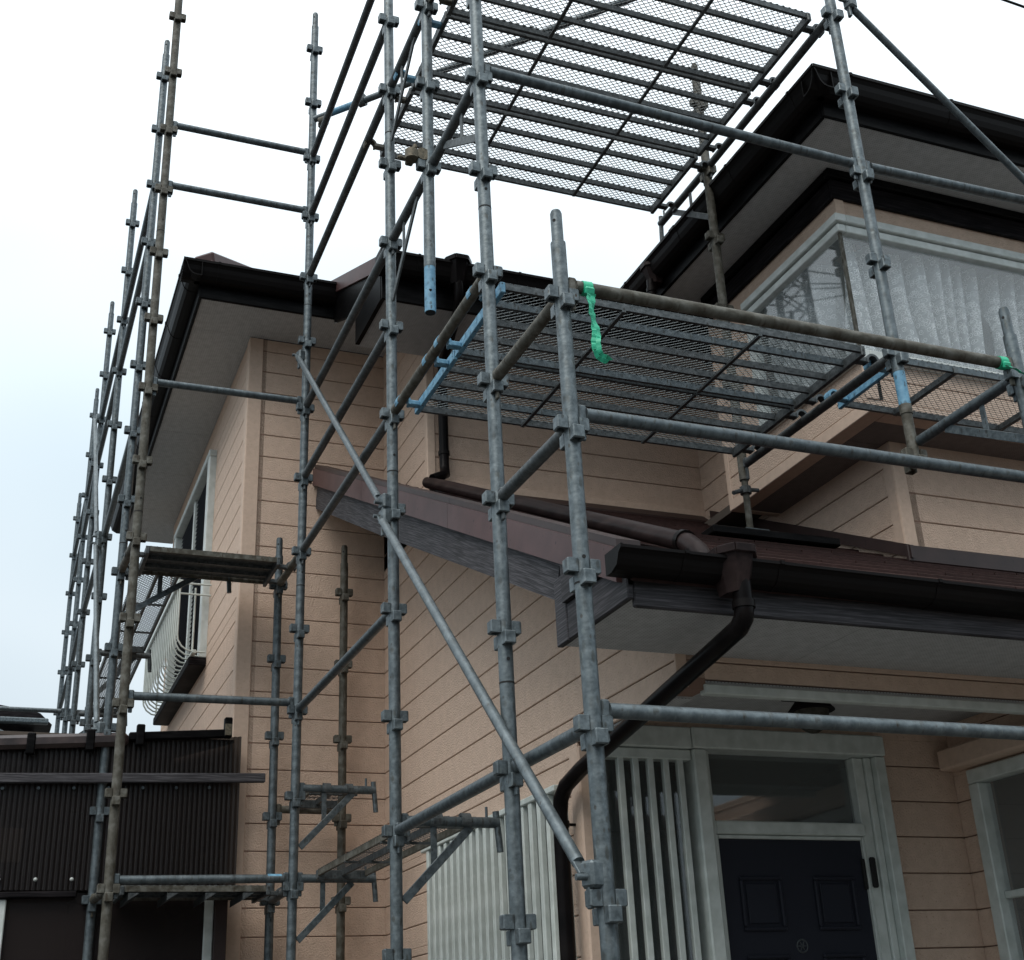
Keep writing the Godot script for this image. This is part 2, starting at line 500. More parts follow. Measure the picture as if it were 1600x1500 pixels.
func brace(A: Vector3, B: Vector3, label: String, r: float, material: Material, ends := [true, true]):
	var t := thing("diagonal_brace", label, "diagonal brace", A, "diagonal braces of the scaffold")
	var d := (B - A).normalized()
	var m := MB.new()
	m.cyl(A + d * 0.05, B - d * 0.05, r, r, 12)
	obj("tube", m, material, t)
	for k in 2:
		if not ends[k]: continue
		var c := A if k == 0 else B
		var s := d if k == 0 else -d
		m = MB.new()
		bar(m, c, c + s * 0.09, 0.034, 0.012, Vector3.UP.cross(s), 0.002)
		obj("flat_end", m, material, t)
		m = MB.new()
		m.box(Transform3D(Basis(Vector3.UP, 0.3), c + EA * 0.022), Vector3(0.05, 0.07, 0.05), 0.008)
		m.cyl(c - EA * 0.03 - s * 0.01, c + EA * 0.05 - s * 0.01, 0.009, 0.009, 8)
		m.box(Transform3D(Basis.IDENTITY, c + Vector3(0, -0.05, 0) + EA * 0.01), Vector3(0.014, 0.07, 0.022), 0.003)
		obj("wedge_clamp", m, material, t)
	return t

# expanded metal: strands that zigzag, neighbours mirrored, so that diamonds open between them
func expanded(length: float, width: float, thick := 1.0) -> Mesh:
	return cached("exp_%.3f_%.3f_%.2f" % [length, width, thick], func():
		var m := MB.new()
		var cell := 0.034; var row := 0.0140
		var nr := int(width / row)
		var nc := int(length / cell * 2.0)
		var dx := length / nc
		for r in nr + 1:
			var s := 1.0 if r % 2 == 0 else -1.0
			for c in nc:
				var z0 := row * (r + 0.25 * s * (1.0 if c % 2 == 0 else -1.0) * 2.0)
				var z1 := row * (r - 0.25 * s * (1.0 if c % 2 == 0 else -1.0) * 2.0)
				z0 = clampf(z0, 0.0, width); z1 = clampf(z1, 0.0, width)
				var p0 := Vector3(c * dx, 0, z0); var p1 := Vector3((c + 1) * dx, 0, z1)
				var u := Vector3(0, 0.0010, 0.0009) * thick; var w := Vector3(0, -0.0008, 0.0012) * thick
				m.quad(p0 + u, p1 + u, p1 + w, p0 + w)
				m.quad(p0 + w, p1 + w, p1 - u, p0 - u)
				m.quad(p0 - u, p1 - u, p1 - w, p0 - w)
				m.quad(p0 - w, p1 - w, p1 + u, p0 + u)
		return m.mesh())

func claw(m: MB, c: Vector3, along: Vector3, to: Vector3):
	# a hook that grips a rail: c on the rail's axis, along the rail, to = towards the board
	var poly := PackedVector2Array()
	for i in 13:
		var g := deg_to_rad(-25.0 + 235.0 * i / 12)
		poly.append(Vector2(cos(g), sin(g)) * 0.033)
	for i in 13:
		var g := deg_to_rad(210.0 - 235.0 * i / 12)
		poly.append(Vector2(cos(g), sin(g)) * 0.0225)
	m.prism(poly, c - along * 0.019, to, Vector3.UP, along * 0.038)
	m.box(Transform3D(Basis(to, Vector3.UP, to.cross(Vector3.UP)), c + to * 0.05 + Vector3(0, 0.0, 0)), Vector3(0.05, 0.024, 0.034), 0.004)

func board_deck(label: String, u0: float, u1: float, v0: float, v1: float, h: float, along_a: bool, rails: int, crosses: Array, mats: Dictionary, group := "mesh boards of the scaffold", ribs := []):
	# u runs along the board, v across it; h is the height of the axis of the rails that carry it
	var org := V(u0, h, v0) if along_a else V(v0, h, u0)
	var t := thing("scaffold_board", label, "scaffold board", org, group)
	var du := EA if along_a else EB
	var dv := EB if along_a else EA
	var len_ := u1 - u0; var wid := v1 - v0
	var fr := Basis(du, Vector3.UP, du.cross(Vector3.UP))
	for i in rails:
		var y := wid * i / (rails - 1)
		y = clampf(y, 0.008, wid - 0.008)
		var m := MB.new()                        # a channel: web and two short flanges
		var c := org + du * (len_ / 2) + dv * y
		m.box(Transform3D(fr, c + Vector3(0, 0.018, 0)), Vector3(len_, 0.024, 0.003))
		m.box(Transform3D(fr, c + Vector3(0, 0.0045, 0) + dv * 0.006), Vector3(len_, 0.003, 0.015))
		m.box(Transform3D(fr, c + Vector3(0, 0.031, 0) + dv * 0.006), Vector3(len_, 0.003, 0.015))
		var rm: Material = mats.rail_end if (i == 0 or i == rails - 1) else mats.rail
		if mats.has("alt") and (i * 7 + int(v0 * 40.0)) % 3 == 0: rm = mats.alt
		if mats.has("far") and i == rails - 1: rm = mats.far
		obj("rail", m, rm, t)
	for k in 2:
		var m := MB.new()
		var e := org + du * (len_ * k + (0.010 if k == 0 else -0.010)) + dv * (wid / 2)
		m.box(Transform3D(Basis(dv, Vector3.UP, dv.cross(Vector3.UP)), e + Vector3(0, 0.008, 0)), Vector3(wid, 0.046, 0.02), 0.003)
		obj("end_channel", m, mats.end0 if k == 0 else mats.end1, t)
		for s in [0.07, wid - 0.07]:
			m = MB.new()
			claw(m, org + du * (len_ * k + (-0.075 if k == 0 else 0.075)) + dv * s, dv, du * (1.0 if k == 0 else -1.0))
			obj("hook", m, mats.hook0 if k == 0 else mats.end1, t)
	for c in crosses:
		var m := MB.new()
		bar(m, org + du * (c - u0) + Vector3(0, -0.003, 0) + dv * 0.004, org + du * (c - u0) + Vector3(0, -0.003, 0) + dv * (wid - 0.004), 0.016, 0.010, du)
		obj("cross_bar", m, mats.cross, t)
	for c in ribs:
		var m := MB.new()
		bar(m, org + du * (c - u0) + Vector3(0, 0.01, 0), org + du * (c - u0) + Vector3(0, 0.01, 0) + dv * wid, 0.022, 0.03, du, 0.002)
		obj("rib", m, mats.rail, t)
	var e := MeshInstance3D.new()
	e.name = "expanded_mesh"; e.mesh = expanded(len_ - 0.02, wid - 0.01, mats.get("thick", 1.0)); e.material_override = mats.mesh
	e.transform = Transform3D(fr, du * 0.01 + (dv * 0.005 if fr.z.dot(dv) > 0.0 else dv * (wid - 0.005)) + Vector3(0, 0.034, 0))
	e.set_meta("kind", "stuff")
	t.add_child(e, true)
	return t

func build_scaffold():
	var st: Material = M.steel; var sp: Material = M.steel_pale; var sd: Material = M.steel_dark; var so: Material = M.steel_old; var sb: Material = M.steel_dark
	post("P1", "thick pale post in front of the porch with a narrow open tip", 0.0, lev(0.44), sp, {"spigot": lev(0.71), "joints": [lev(-2.1)]})
	post("P2", "tall pale post passing the lower deck's blue-edged corner and the upper deck", 0.0, lev(7.5), sp, {"joints": [lev(1.62), lev(-2.4)]})
	var hang: Node3D = post("P3", "short hanging grey post that ends in a bright blue sleeve in mid air", lev(1.88), lev(7.4), sp)
	var m := MB.new()
	m.cyl(axis_at("P3", lev(1.40)), axis_at("P3", lev(1.88)), RT - 0.0008, RT - 0.0008, 16)
	obj("blue_sleeve", m, M.blue, hang)
	m = MB.new()
	m.cyl(axis_at("P3", lev(1.395)), axis_at("P3", lev(1.40)), RT - 0.003, RT - 0.003, 16)
	obj("open_end", m, M.hole, hang)
	m = MB.new()
	var hp := axis_at("P3", lev(1.62))
	m.cyl(hp + Vector3(-0.06, -0.12, 0.235).normalized() * 0.02, hp + Vector3(-0.06, 0, 0.235).normalized() * 0.0245, 0.006, 0.006, 10)
	obj("pin_hole", m, M.hole, hang)
	post("P4", "tall grey post in the middle, where the two long diagonal braces meet", 0.0, lev(9.4), sp, {"joints": [lev(0.38), lev(4.4)]})
	post("P5", "slim grey post in front of the inner wall corner, its open tip against the sky", 0.0, lev(9.44), st, {"spigot": lev(9.70), "joints": [lev(0.55), lev(4.55)]})
	post("P6", "short grey post against the gable wall, topped just above the narrow board", 0.0, lev(1.40), st, {"spigot": lev(1.66)})
	post("P7", "rusty brown short post standing close to the inner wall corner", 0.0, lev(1.42), so, {"spigot": lev(1.68)})
	post("P8", "tall weathered post at the house's outer corner, in front of the brown corrugated sheet", 0.0, lev(11.2), so, {"joints": [lev(1.3), lev(5.3)]})
	post("P9", "grey post directly behind the weathered corner post, its tip against the sky", 0.0, lev(9.44), st, {"spigot": lev(9.72), "joints": [lev(1.4)]})
	post("P10", "first post down the side of the house behind the corner pair", 0.0, lev(9.42), st, {"spigot": lev(9.71)})
	post("R1", "second post down the side of the house, one bay beyond the gutter end", 0.0, lev(9.42), st, {"spigot": lev(9.70)})
	post("R2", "third post down the side of the house, far from the corner", 0.0, lev(9.42), st, {"spigot": lev(9.70)})
	post("R3", "last and lowest-looking post of the row down the side of the house", 0.0, lev(8.42), st, {"spigot": lev(8.70)})
	var bp: Node3D = post("P11", "grey post before the bay window that ends in a blue sleeve at the lower deck", lev(0.69), lev(7.4), sp)
	m = MB.new(); m.cyl(axis_at("P11", lev(0.36)), axis_at("P11", lev(0.69)), RT - 0.0005, RT - 0.0005, 16)
	obj("blue_sleeve", m, M.blue, bp)
	m = MB.new(); m.cyl(axis_at("P11", lev(0.27)), axis_at("P11", lev(0.36)), RT + 0.0012, RT + 0.0012, 16)
	obj("collar", m, so, bp)
	m = MB.new(); m.cyl(axis_at("P11", lev(-0.16)), axis_at("P11", lev(0.27)), RT - 0.002, RT - 0.002, 16)
	obj("lower_tube", m, so, bp)
	put("wedge_pocket", cup_mesh(), so, bp, cup_at("P11", -0.02) - bp.position)
	var jp: Node3D = post("P12", "post standing on a screw jack on the porch roof beside the bay window", 4.02, lev(6.4), so, {"spigot": lev(6.62)})
	m = MB.new(); m.cyl(axis_at("P12", 3.735), axis_at("P12", 4.05), 0.0165, 0.0165, 12)
	obj("jack_screw", m, so, jp)
	m = MB.new()
	var jn := axis_at("P12", 3.965)
	m.cyl(jn - Vector3(0, 0.018, 0), jn + Vector3(0, 0.018, 0), 0.029, 0.029, 10)
	m.hose([jn + Vector3(-0.085, -0.03, 0.02), jn + Vector3(-0.03, -0.005, 0.005), jn, jn + Vector3(0.03, 0.01, -0.005), jn + Vector3(0.085, 0.02, -0.02)], 0.011, 8)
	obj("jack_nut", m, sb, jp)
	m = MB.new(); m.box(Transform3D(Basis.IDENTITY, axis_at("P12", 3.737)), Vector3(0.13, 0.006, 0.13), 0.001)
	obj("foot_plate", m, st, jp)
	var jb := MB.new()
	jb.box(Transform3D(Basis(Vector3(1, 0, 0), 0.0), V(3.43, 3.712, 4.97)), Vector3(0.72, 0.042, 0.12), 0.006)
	tag(obj("foot_board", jb, M.black, self), "black board lying on the porch roof under the screw jack", "board")
	post("P13", "pale post tip in front of the curtained window, knotted with green tape", 0.0, lev(0.36), sp, {"spigot": lev(0.62)})

	# rails, plane of the tall posts
	ledger("P1", "P2", 0, EB, "short top rail sloping away from the taped post to the lower deck's corner post", so)
	ledger("P1", "P2", -1, EB, "short middle rail from the thick front post, under the lower deck", sd)
	ledger("P1", "P2", -3, EB, "short low rail from the thick front post, crossed by the long brace", st)
	ledger("P2", "P4", -3, EB, "low rail in front of the slatted side window, with white paint splashes", st)
	ledger("P2", "P4", 1, EB, "brown rail that the lower deck's blue hooks grip", so)
	ledger("P2", "P3", 5, EB, "rail at the front end of the upper deck beside the hanging post", sd)
	var pairs := [[7, "topmost rail in the sky between the slim post and the middle post"], [6, "second rail down in the sky from the slim post to the middle post"],
		[5, "rail in the sky that carries the far end of the upper deck"], [3, "rail crossing the gable eave and the roof edge of the recess"],
		[2, "rail crossing the gable wall just under the eave"], [1, "rail running down to the stub post beside the narrow board"], [-1, "lone rail low on the inner corner, below the wooden barge board"]]
	for q in pairs: ledger("P5", "P4", q[0], EB, q[1], sd if q[0] > 0 else st)
	ledger("P6", "P5", 1, EB, "short rail from the slim post to the stub post, beside the narrow board's end", so)
	ledger("P6", "P5", -3, EB, "short lowest rail between the slim post and the stub post", sd)
	# rails across the gable end
	for q in [[7, "upper of two rails in the sky across the gable end"], [6, "lower of two rails in the sky across the gable end"], [3, "rail across the gable in front of the soffit"], [-1, "rail across the gable below the narrow board"], [-3, "lowest rail across the gable, with a blue end, before the corrugated sheet"]]:
		var t: Node3D = ledger("P8", "P5", q[0], EA, q[1], st)
		if q[0] == -3:
			m = MB.new()
			var e := seat("P5", -3, EA)
			m.cyl(e - EA * 0.13, e - EA * 0.06, RL + 0.0008, RL + 0.0008, 14)
			obj("blue_paint_band", m, M.blue, t)
	# rails along the house front
	ledger("P2", "P11", 3, EA, "long rail under the upper deck from the corner post to the bay window", st)
	ledger("P11", "P14", 3, EA, "rail with a blue end running off before the upper eave", st)
	ledger("P1", "P13", 0, EA, "long top guard rail tied with green tape at both ends", so)
	ledger("P1", "P13", -1, EA, "long middle guard rail across the lower deck and the bay", st)
	ledger("P1", "P13", -3, EA, "long bright rail across the porch in front of the door", sp)
	ledger("P11", "P12", 1, EB, "dark rail under the lower deck's end beside the bay window", sb)
	ledger("P11", "P12", 5, EB, "dark rail at the bay end of the upper deck", sd)
	ledger("P6", "P7", -2, EA, "short rail from the stub post to the rusty post", so)
	# rails down the side of the house
	var side := ["P9", "P10", "R1", "R2", "R3"]
	var bay := ["first bay behind the corner", "second bay", "third bay", "last bay"]
	for k in 4:
		for q in [[7, "highest"], [6, "second highest"], [3, "lowest"]]:
			ledger(side[k + 1], side[k], q[0], EB, "%s rail of the %s down the side of the house" % [q[1], bay[k]], st)
	ledger("P9", "P8", 1, EB, "short rail of the corner pair that carries the narrow board", so)
	ledger("P9", "P8", -3, EB, "short low rail of the corner pair before the corrugated sheet", so)
	var far := thing("scaffold_ledger", "far rail low on the horizon, passing above the neighbour's roof", "scaffold rail", seat("R2", 2, EA) - EA * 1.9, "horizontal rails of the scaffold")
	ledger_line(far, seat("R2", 2, EA) - EA * 1.9, seat("R2", 2, EA), EA, st, false, true)

	# brackets
	bracket("P2", 3, EB, 0.58, "bracket at the corner post, its arm meeting the hanging post", sd, false, 0.27)
	bracket("P4", 3, -EB, 0.58, "bracket at the middle post reaching the foot of the hanging post", sd, false, 0.33)
	bracket("P4", 5, -EB, 0.58, "bracket at the middle post under the upper deck's hooks", sd, false, 0.33)
	bracket("P12", 5, EB, 0.55, "bracket with a hooked end under the upper deck, against the sky", sd)
	bracket("P13", 0, EB, 0.57, "bracket from the green-taped post to the foot of the blue-sleeved post", st, false, 0.24)
	bracket("P5", -2, EA, 0.43, "upper of two hooked brackets on the slim post near the inner corner", st)
	bracket("P5", -3, EA, 0.43, "lower of two hooked brackets on the slim post near the inner corner", st)
	bracket("P4", -3, EA, 0.43, "hooked bracket on the middle post before the slatted side window", st)
	bracket("P9", 1, EA, 0.62, "bracket whose flat strut shows below the narrow board", st)
	bracket("P10", 1, EA, 0.38, "dark hooked bracket at the end of the side walkway", sb)
	bracket("R1", 1, EA, 0.38, "hooked bracket further down the side of the house", sb)
	bracket("R2", 2, EA, 0.55, "far bracket beside the last posts, low on the horizon", st)

	# decks
	var blk := {"rail": sd, "rail_end": sd, "end0": sb, "end1": sb, "hook0": so, "cross": sb, "mesh": sb, "thick": 1.75}
	var cu := [2.10, 2.715]
	var hu := seat("P11", 5, EB).y + 0.03
	board_deck("mesh board of the upper deck, the one over the front rail", 1.585, 3.225, 3.79, 4.32, hu, true, 5, cu, blk)
	var blk2 := blk.duplicate(); blk2.hook0 = M.blue
	board_deck("middle mesh board of the upper deck, gripping with pale blue hooks", 1.585, 3.225, 4.335, 4.865, hu, true, 5, cu, blk2)
	board_deck("outer mesh board of the upper deck, along its edge against the sky", 1.585, 3.225, 4.885, 5.42, hu, true, 5, cu, blk)
	var gry := {"rail": sd, "rail_end": sd, "end0": M.blue, "end1": sb, "hook0": M.blue, "cross": sb, "mesh": sp, "alt": st}
	var hl := seat("P2", 1, EB).y
	board_deck("mesh board of the lower deck next to the guard rail", 1.585, 3.225, 3.82, 4.345, hl, true, 5, cu, gry)
	board_deck("mesh board of the lower deck on the wall side, above the pink siding", 1.585, 3.225, 4.36, 4.885, hl, true, 5, cu, gry)
	var bay_b := {"rail": sb, "rail_end": st, "far": sb, "end0": M.blue, "end1": sb, "hook0": M.blue, "cross": sb, "mesh": sb}
	board_deck("mesh board with a blue end under the curtained bay window", 3.405, 5.03, 3.85, 4.285, hl, true, 2, [], bay_b, "mesh boards of the scaffold", [3.72, 4.02, 4.32, 4.62])
	var nar := {"rail": sd, "rail_end": so, "end0": sd, "end1": sd, "hook0": sd, "cross": sd, "mesh": sd}
	var hn := seat("P5", 1, EB).y
	for q in [[1, "narrow board across the gable beside the stub post's tip"], [-3, "narrow dark board across the gable at the lowest rail"]]:
		var t: Node3D = board_deck(q[1], 0.68, 1.43, 6.93, 7.33, seat("P5", q[0], EB).y, true, 4, [], nar, "narrow boards of the scaffold")
		m = MB.new()
		addbx(m, 0.69, 1.42, t.position.y + 0.024, t.position.y + 0.03, 6.945, 7.315)
		obj("plate", m, sd, t)
		if q[0] == -3:                          # stiffeners under the low board
			for k in 4:
				m = MB.new()
				m.prism(PackedVector2Array([Vector2(0.0, 0.0), Vector2(0.055, 0.0), Vector2(0.0, -0.035)]), V(0.72 + 0.19 * k, t.position.y - 0.004, 6.925), EA, Vector3.UP, EB * 0.38)
				obj("stiffener", m, sb, t)
	board_deck("mesh walkway board down the side of the house, first bay", 7.40, 9.06, 0.68, 0.93, seat("P9", 1, EA).y, false, 3, [8.0, 8.6], blk, "walkway boards beside the house")
	board_deck("mesh walkway board down the side of the house, second bay", 9.21, 10.86, 0.68, 0.93, seat("P9", 1, EA).y, false, 3, [9.8, 10.4], blk, "walkway boards beside the house")
	board_deck("slotted board between two hooked brackets beside the slatted window", 5.02, 6.65, 1.60, 1.86, seat("P5", -3, EA).y, false, 3, [5.5, 6.1], nar, "narrow boards of the scaffold")
	board_deck("short slotted board in the inner corner, above the longer one", 6.81, 7.23, 1.60, 1.86, seat("P5", -2, EA).y, false, 3, [], nar, "narrow boards of the scaffold")

	# braces
	var off := -EA * 0.055
	brace(axis_at("P5", 5.35) + off, axis_at("P4", lev(0.06)) + off, "upper long diagonal brace, from the slim post down to the middle post", 0.0165, st)
	brace(axis_at("P4", lev(-0.1)) + off, axis_at("P1", 1.90) + off, "lower long diagonal brace, from the middle post down to the front post", 0.0180, sp)
	brace(V(3.33, 5.90, 3.66), V(5.06, lev(1) + 0.1, 3.64), "slim diagonal brace across the sky and the upper eave", 0.0165, st)
	brace(axis_at("R1", lev(7)) + off, axis_at("P10", lev(3)) + off, "upper diagonal brace among the posts beside the house", 0.0165, sp)
	brace(axis_at("P10", lev(3) - 0.06) + off, axis_at("P9", lev(-1)) + off, "lower diagonal brace beside the house, ending at the corner pair", 0.0165, sp)
	brace(V(-0.35, lev(2), 12.70), V(0.28, lev(1.4), 12.70), "stub of a diagonal strut beside the neighbour's roof", 0.018, st, [false, false])
	# sloping tie above the upper deck
	var tie := thing("tie_tube", "tie tube clamped to the topmost rail, sloping over the upper deck", "tie tube", V(1.46, 6.895, 6.44))
	m = MB.new(); m.cyl(V(1.46, 6.895, 6.44), V(3.35, 7.0, 4.53), RL, RL, 12)
	obj("tube", m, st, tie)
	m = MB.new(); m.cyl(V(1.54, 6.8995, 6.359), V(1.66, 6.9062, 6.238), RL + 0.0008, RL + 0.0008, 12)
	obj("blue_paint_band", m, M.blue, tie)
	for q in [[V(1.505, 6.86, 6.40), "rusty clamp joining the tie tube to the topmost rail"], [V(1.70, 6.905, 6.20), "small dark clamp left on the tie tube near the middle post"], [V(2.52, 6.95, 5.37), "clamp on the tie tube above the upper deck's mesh"]]:
		var c: Vector3 = q[0]
		m = MB.new()
		clamp_mesh(m, c, (V(3.35, 7.0, 4.53) - V(1.46, 6.895, 6.44)).normalized(), Vector3.UP if c.x > 1.6 else EB)
		tag(obj("tube_clamp", m, sd if c.x > 1.6 else so, self), q[1], "clamp", "clamps on the scaffold tubes")
	var cc := seat("P3", 3, EB)
	m = MB.new()
	clamp_mesh(m, cc + Vector3(-0.03, 0.05, 0), EB, -EA)
	clamp_mesh(m, cc + Vector3(-0.075, 0.045, 0.0), Vector3.UP, EB)
	tag(obj("tube_clamp", m, M.brass, self), "brass-coloured double clamp where the hanging post meets its bracket", "clamp", "clamps on the scaffold tubes")

	# green tape
	green_tape(seat("P1", 0, EA) + EA * 0.085, "green tape knotted round the rail end, hanging straight down", [Vector3(0.004, -0.03, 0.026), Vector3(0.0, -0.10, 0.03), Vector3(0.012, -0.17, 0.026), Vector3(0.006, -0.215, 0.03), Vector3(0.022, -0.25, 0.02), Vector3(0.05, -0.262, 0.024)])
	green_tape(seat("P13", 0, EA) - EA * 0.07, "green tape at the guard rail's other end, swinging aside by the window", [Vector3(0.0, -0.028, 0.030), Vector3(0.006, -0.055, 0.055), Vector3(0.028, -0.095, 0.085), Vector3(0.055, -0.135, 0.095), Vector3(0.08, -0.17, 0.095), Vector3(0.088, -0.20, 0.088)])

func green_tape(c: Vector3, label: String, pts: Array):
	var t := thing("green_tape", label, "tape", c, "green tapes on the guard rail")
	var m := MB.new()
	m.cyl(c - EA * 0.016, c + EA * 0.016, RL + 0.0026, RL + 0.0034, 14)
	m.box(Transform3D(Basis(Vector3(1, 0.4, 0.2).normalized(), 0.4), c + Vector3(0.002, -0.02, 0.022)), Vector3(0.036, 0.026, 0.014), 0.005)
	obj("knot", m, M.green, t)
	m = MB.new()
	var cv := Curve3D.new()
	for k in pts.size():
		var tn: Vector3 = (pts[mini(k + 1, pts.size() - 1)] - pts[maxi(k - 1, 0)]) / 6.0
		cv.add_point(c + pts[k], -tn, tn)
	var ln := cv.get_baked_length()
	var prev := []
	for k in 41:
		var q := cv.sample_baked(ln * k / 40.0, true)
		var q2 := cv.sample_baked(minf(ln * k / 40.0 + 0.004, ln), true)
		var d := (q2 - q).normalized() if k < 40 else Vector3.DOWN
		var s := EA.rotated(Vector3.UP, 0.6 * sin(k * 0.14) + 0.15 * sin(k * 0.9))
		s = (s - d * s.dot(d)).normalized()
		var nn := s.cross(d).normalized()
		var w := 0.0175 - 0.00010 * k + 0.0010 * sin(k * 1.7)
		var mid := nn * (0.0035 * sin(k * 0.5) + 0.001 * sin(k * 2.3))
		var cur := [q - s * w, q + mid, q + s * w, nn * 0.0005]
		if k > 0:
			for side in [0, 1]:
				var e: Vector3 = prev[3]; var f: Vector3 = cur[3]
				m.quad(prev[side] + e, cur[side] + f, cur[side + 1] + f, prev[side + 1] + e)
				m.quad(prev[side + 1] - e, cur[side + 1] - f, cur[side] - f, prev[side] - e)
		prev = cur
	obj("streamer", m, M.green, t)

# ---------------------------------------------------------------- house
const B1 := 7.47      # gable wall
const B5 := 6.55      # upper wall over the porch roof
const B8 := 4.735     # front wall
const A2 := 1.30      # outer side wall
const A3 := 2.205     # side wall of the recess
const A7 := 4.04      # side of the front wing
const RISE := 0.5

func porch_h(b: float) -> float:      # top of the porch roof
	return 4.945 - RISE * (7.47 - b)

# One siding wall in a plane b = const (facing -b) or a = const (facing -a), with boards as pieces.
# holes: [u0, u1, h0, h1]; cut(h) gives the limits of u at height h
func siding(house: Node3D, facing_b: bool, at: float, u0: float, u1: float, h0: float, h1: float, holes := [], cut = null, board_from := 1.3, thick := 0.11):
	var w := MB.new()
	var hs := [h0, h1]
	for q in holes:
		for e in [q[2], q[3]]:
			if e > h0 and e < h1: hs.append(e)
	hs.sort()
	var rows := []
	for i in range(hs.size() - 1):
		if hs[i + 1] - hs[i] > 0.001:
			rows.append([hs[i], hs[i + 1]])
	if cut != null:                     # stepped backing under a slope
		var fine := []
		for r in rows:
			var n := maxi(1, int(ceil((r[1] - r[0]) / 0.15)))
			for k in n: fine.append([lerpf(r[0], r[1], float(k) / n), lerpf(r[0], r[1], float(k + 1) / n)])
		rows = fine
	for r in rows:
		for s in _spans(u0, u1, r[0], r[1], holes, cut):
			if facing_b: addbx(w, s[0], s[1], r[0], r[1], at + 0.013, at + thick)
			else: addbx(w, at + 0.013, at + thick, r[0], r[1], s[0], s[1])
	var part := obj("siding_wall", w, M.groove, house)
	# boards
	var g: float = G0 + GP * ceil((h1 - G0) / GP)
	while g > maxf(h0, board_from):
		var t := minf(g - 0.0025, h1)
		var bm := maxf(g - GP + 0.0025, h0)
		g -= GP
		if t - bm < 0.012: continue
		var cuts := [bm, t]
		for q in holes:
			for e in [q[2], q[3]]:
				if e > bm + 0.004 and e < t - 0.004: cuts.append(e)
		cuts.sort()
		for i in range(cuts.size() - 1):
			for s in _spans(u0, u1, cuts[i], cuts[i + 1], holes, cut):
				if s[1] - s[0] < 0.02: continue
				var m := MB.new()
				if facing_b: addbx(m, s[0], s[1], cuts[i], cuts[i + 1], at, at + 0.0128, 0.0028)
				else: addbx(m, at, at + 0.0128, cuts[i], cuts[i + 1], s[0], s[1], 0.0028)
				obj("siding_board", m, M.siding, part)
	return part

func _spans(u0: float, u1: float, y0: float, y1: float, holes: Array, cut) -> Array:
	var a := u0; var b := u1
	if cut != null:
		var c: Vector2 = cut.call(y0)
		a = maxf(a, c.x); b = minf(b, c.y)
	var out := [[a, b]]
	for q in holes:
		if y0 < q[3] - 0.002 and y1 > q[2] + 0.002:
			var nw := []
			for s in out:
				if q[0] > s[0] + 0.001: nw.append([s[0], minf(s[1], q[0])])
				if q[1] < s[1] - 0.001: nw.append([maxf(s[0], q[1]), s[1]])
			out = nw
	var res := []
	for s in out:
		if s[1] - s[0] > 0.001: res.append(s)
	return res

func piece(called: String, parent: Node3D, material: Material, a0: float, a1: float, h0: float, h1: float, b0: float, b1: float, c := 0.0) -> MeshInstance3D:
	return obj(called, bx(a0, a1, h0, h1, b0, b1, c), material, parent)

# gutter trough with an ogee-like front, swept along a line; out = horizontal direction away from the wall
func gutter_mesh(m: MB, p0: Vector3, p1: Vector3, out: Vector3, w := 0.115, hh := 0.115):
	var poly := PackedVector2Array([Vector2(0, 0.0), Vector2(0, hh * 0.15)])
	poly = PackedVector2Array()
	# outer profile from the back bottom to the front lip, then back inside
	var o := [Vector2(0, hh), Vector2(0, 0), Vector2(w * 0.30, 0), Vector2(w * 0.52, hh * 0.06), Vector2(w * 0.68, hh * 0.22), Vector2(w * 0.78, hh * 0.45), Vector2(w * 0.84, hh * 0.68), Vector2(w * 0.93, hh * 0.82), Vector2(w, hh * 0.86), Vector2(w, hh)]
	var i := [Vector2(w * 0.965, hh), Vector2(w * 0.965, hh * 0.9), Vector2(w * 0.88, hh * 0.86), Vector2(w * 0.80, hh * 0.70), Vector2(w * 0.73, hh * 0.46), Vector2(w * 0.63, hh * 0.25), Vector2(w * 0.48, hh * 0.11), Vector2(w * 0.3, hh * 0.05), Vector2(0.005, hh * 0.05), Vector2(0.005, hh)]
	for q in o: poly.append(q)
	for q in i: poly.append(q)
	m.prism(poly, p0, out, Vector3.UP, p1 - p0)

func gutter(house: Node3D, p0: Vector3, p1: Vector3, out: Vector3, caps: Array, w := 0.115, hh := 0.115):
	var m := MB.new()
	gutter_mesh(m, p0, p1, out, w, hh)
	var g := obj("gutter", m, M.gutter, house)
	var d := (p1 - p0).normalized()
	var gl := (p1 - p0).length()
	var at := 0.22
	var nth := 0
	while at < gl - 0.05:                       # hangers, and every third time a joint sleeve
		m = MB.new()
		var hw := 0.03 if nth % 3 == 2 else 0.007
		gutter_mesh(m, p0 + d * (at - hw) - Vector3(0, 0.002, 0) + out * 0.0005, p0 + d * (at + hw) - Vector3(0, 0.002, 0) + out * 0.0005, out, w + 0.003, hh + 0.0035)
		if hw < 0.02: m.box(Transform3D(Basis(d, Vector3.UP, d.cross(Vector3.UP)), p0 + d * at + out * (w * 0.5) + Vector3(0, hh + 0.003, 0)), Vector3(0.014, 0.003, w))
		obj("gutter_joint" if hw > 0.02 else "gutter_hanger", m, M.gutter, g)
		at += 0.61
		nth += 1
	for k in 2:
		if not caps[k]: continue
		m = MB.new()
		var poly := PackedVector2Array([Vector2(0, 0), Vector2(w * 0.34, 0), Vector2(w * 0.7, hh * 0.2), Vector2(w * 0.86, hh * 0.68), Vector2(w * 1.02, hh * 0.84), Vector2(w * 1.02, hh * 1.02), Vector2(0, hh * 1.02)])
		m.prism(poly, (p0 - d * 0.008) if k == 0 else p1, out, Vector3.UP, d * 0.008)
		obj("end_cap", m, M.gutter, g)
	return g

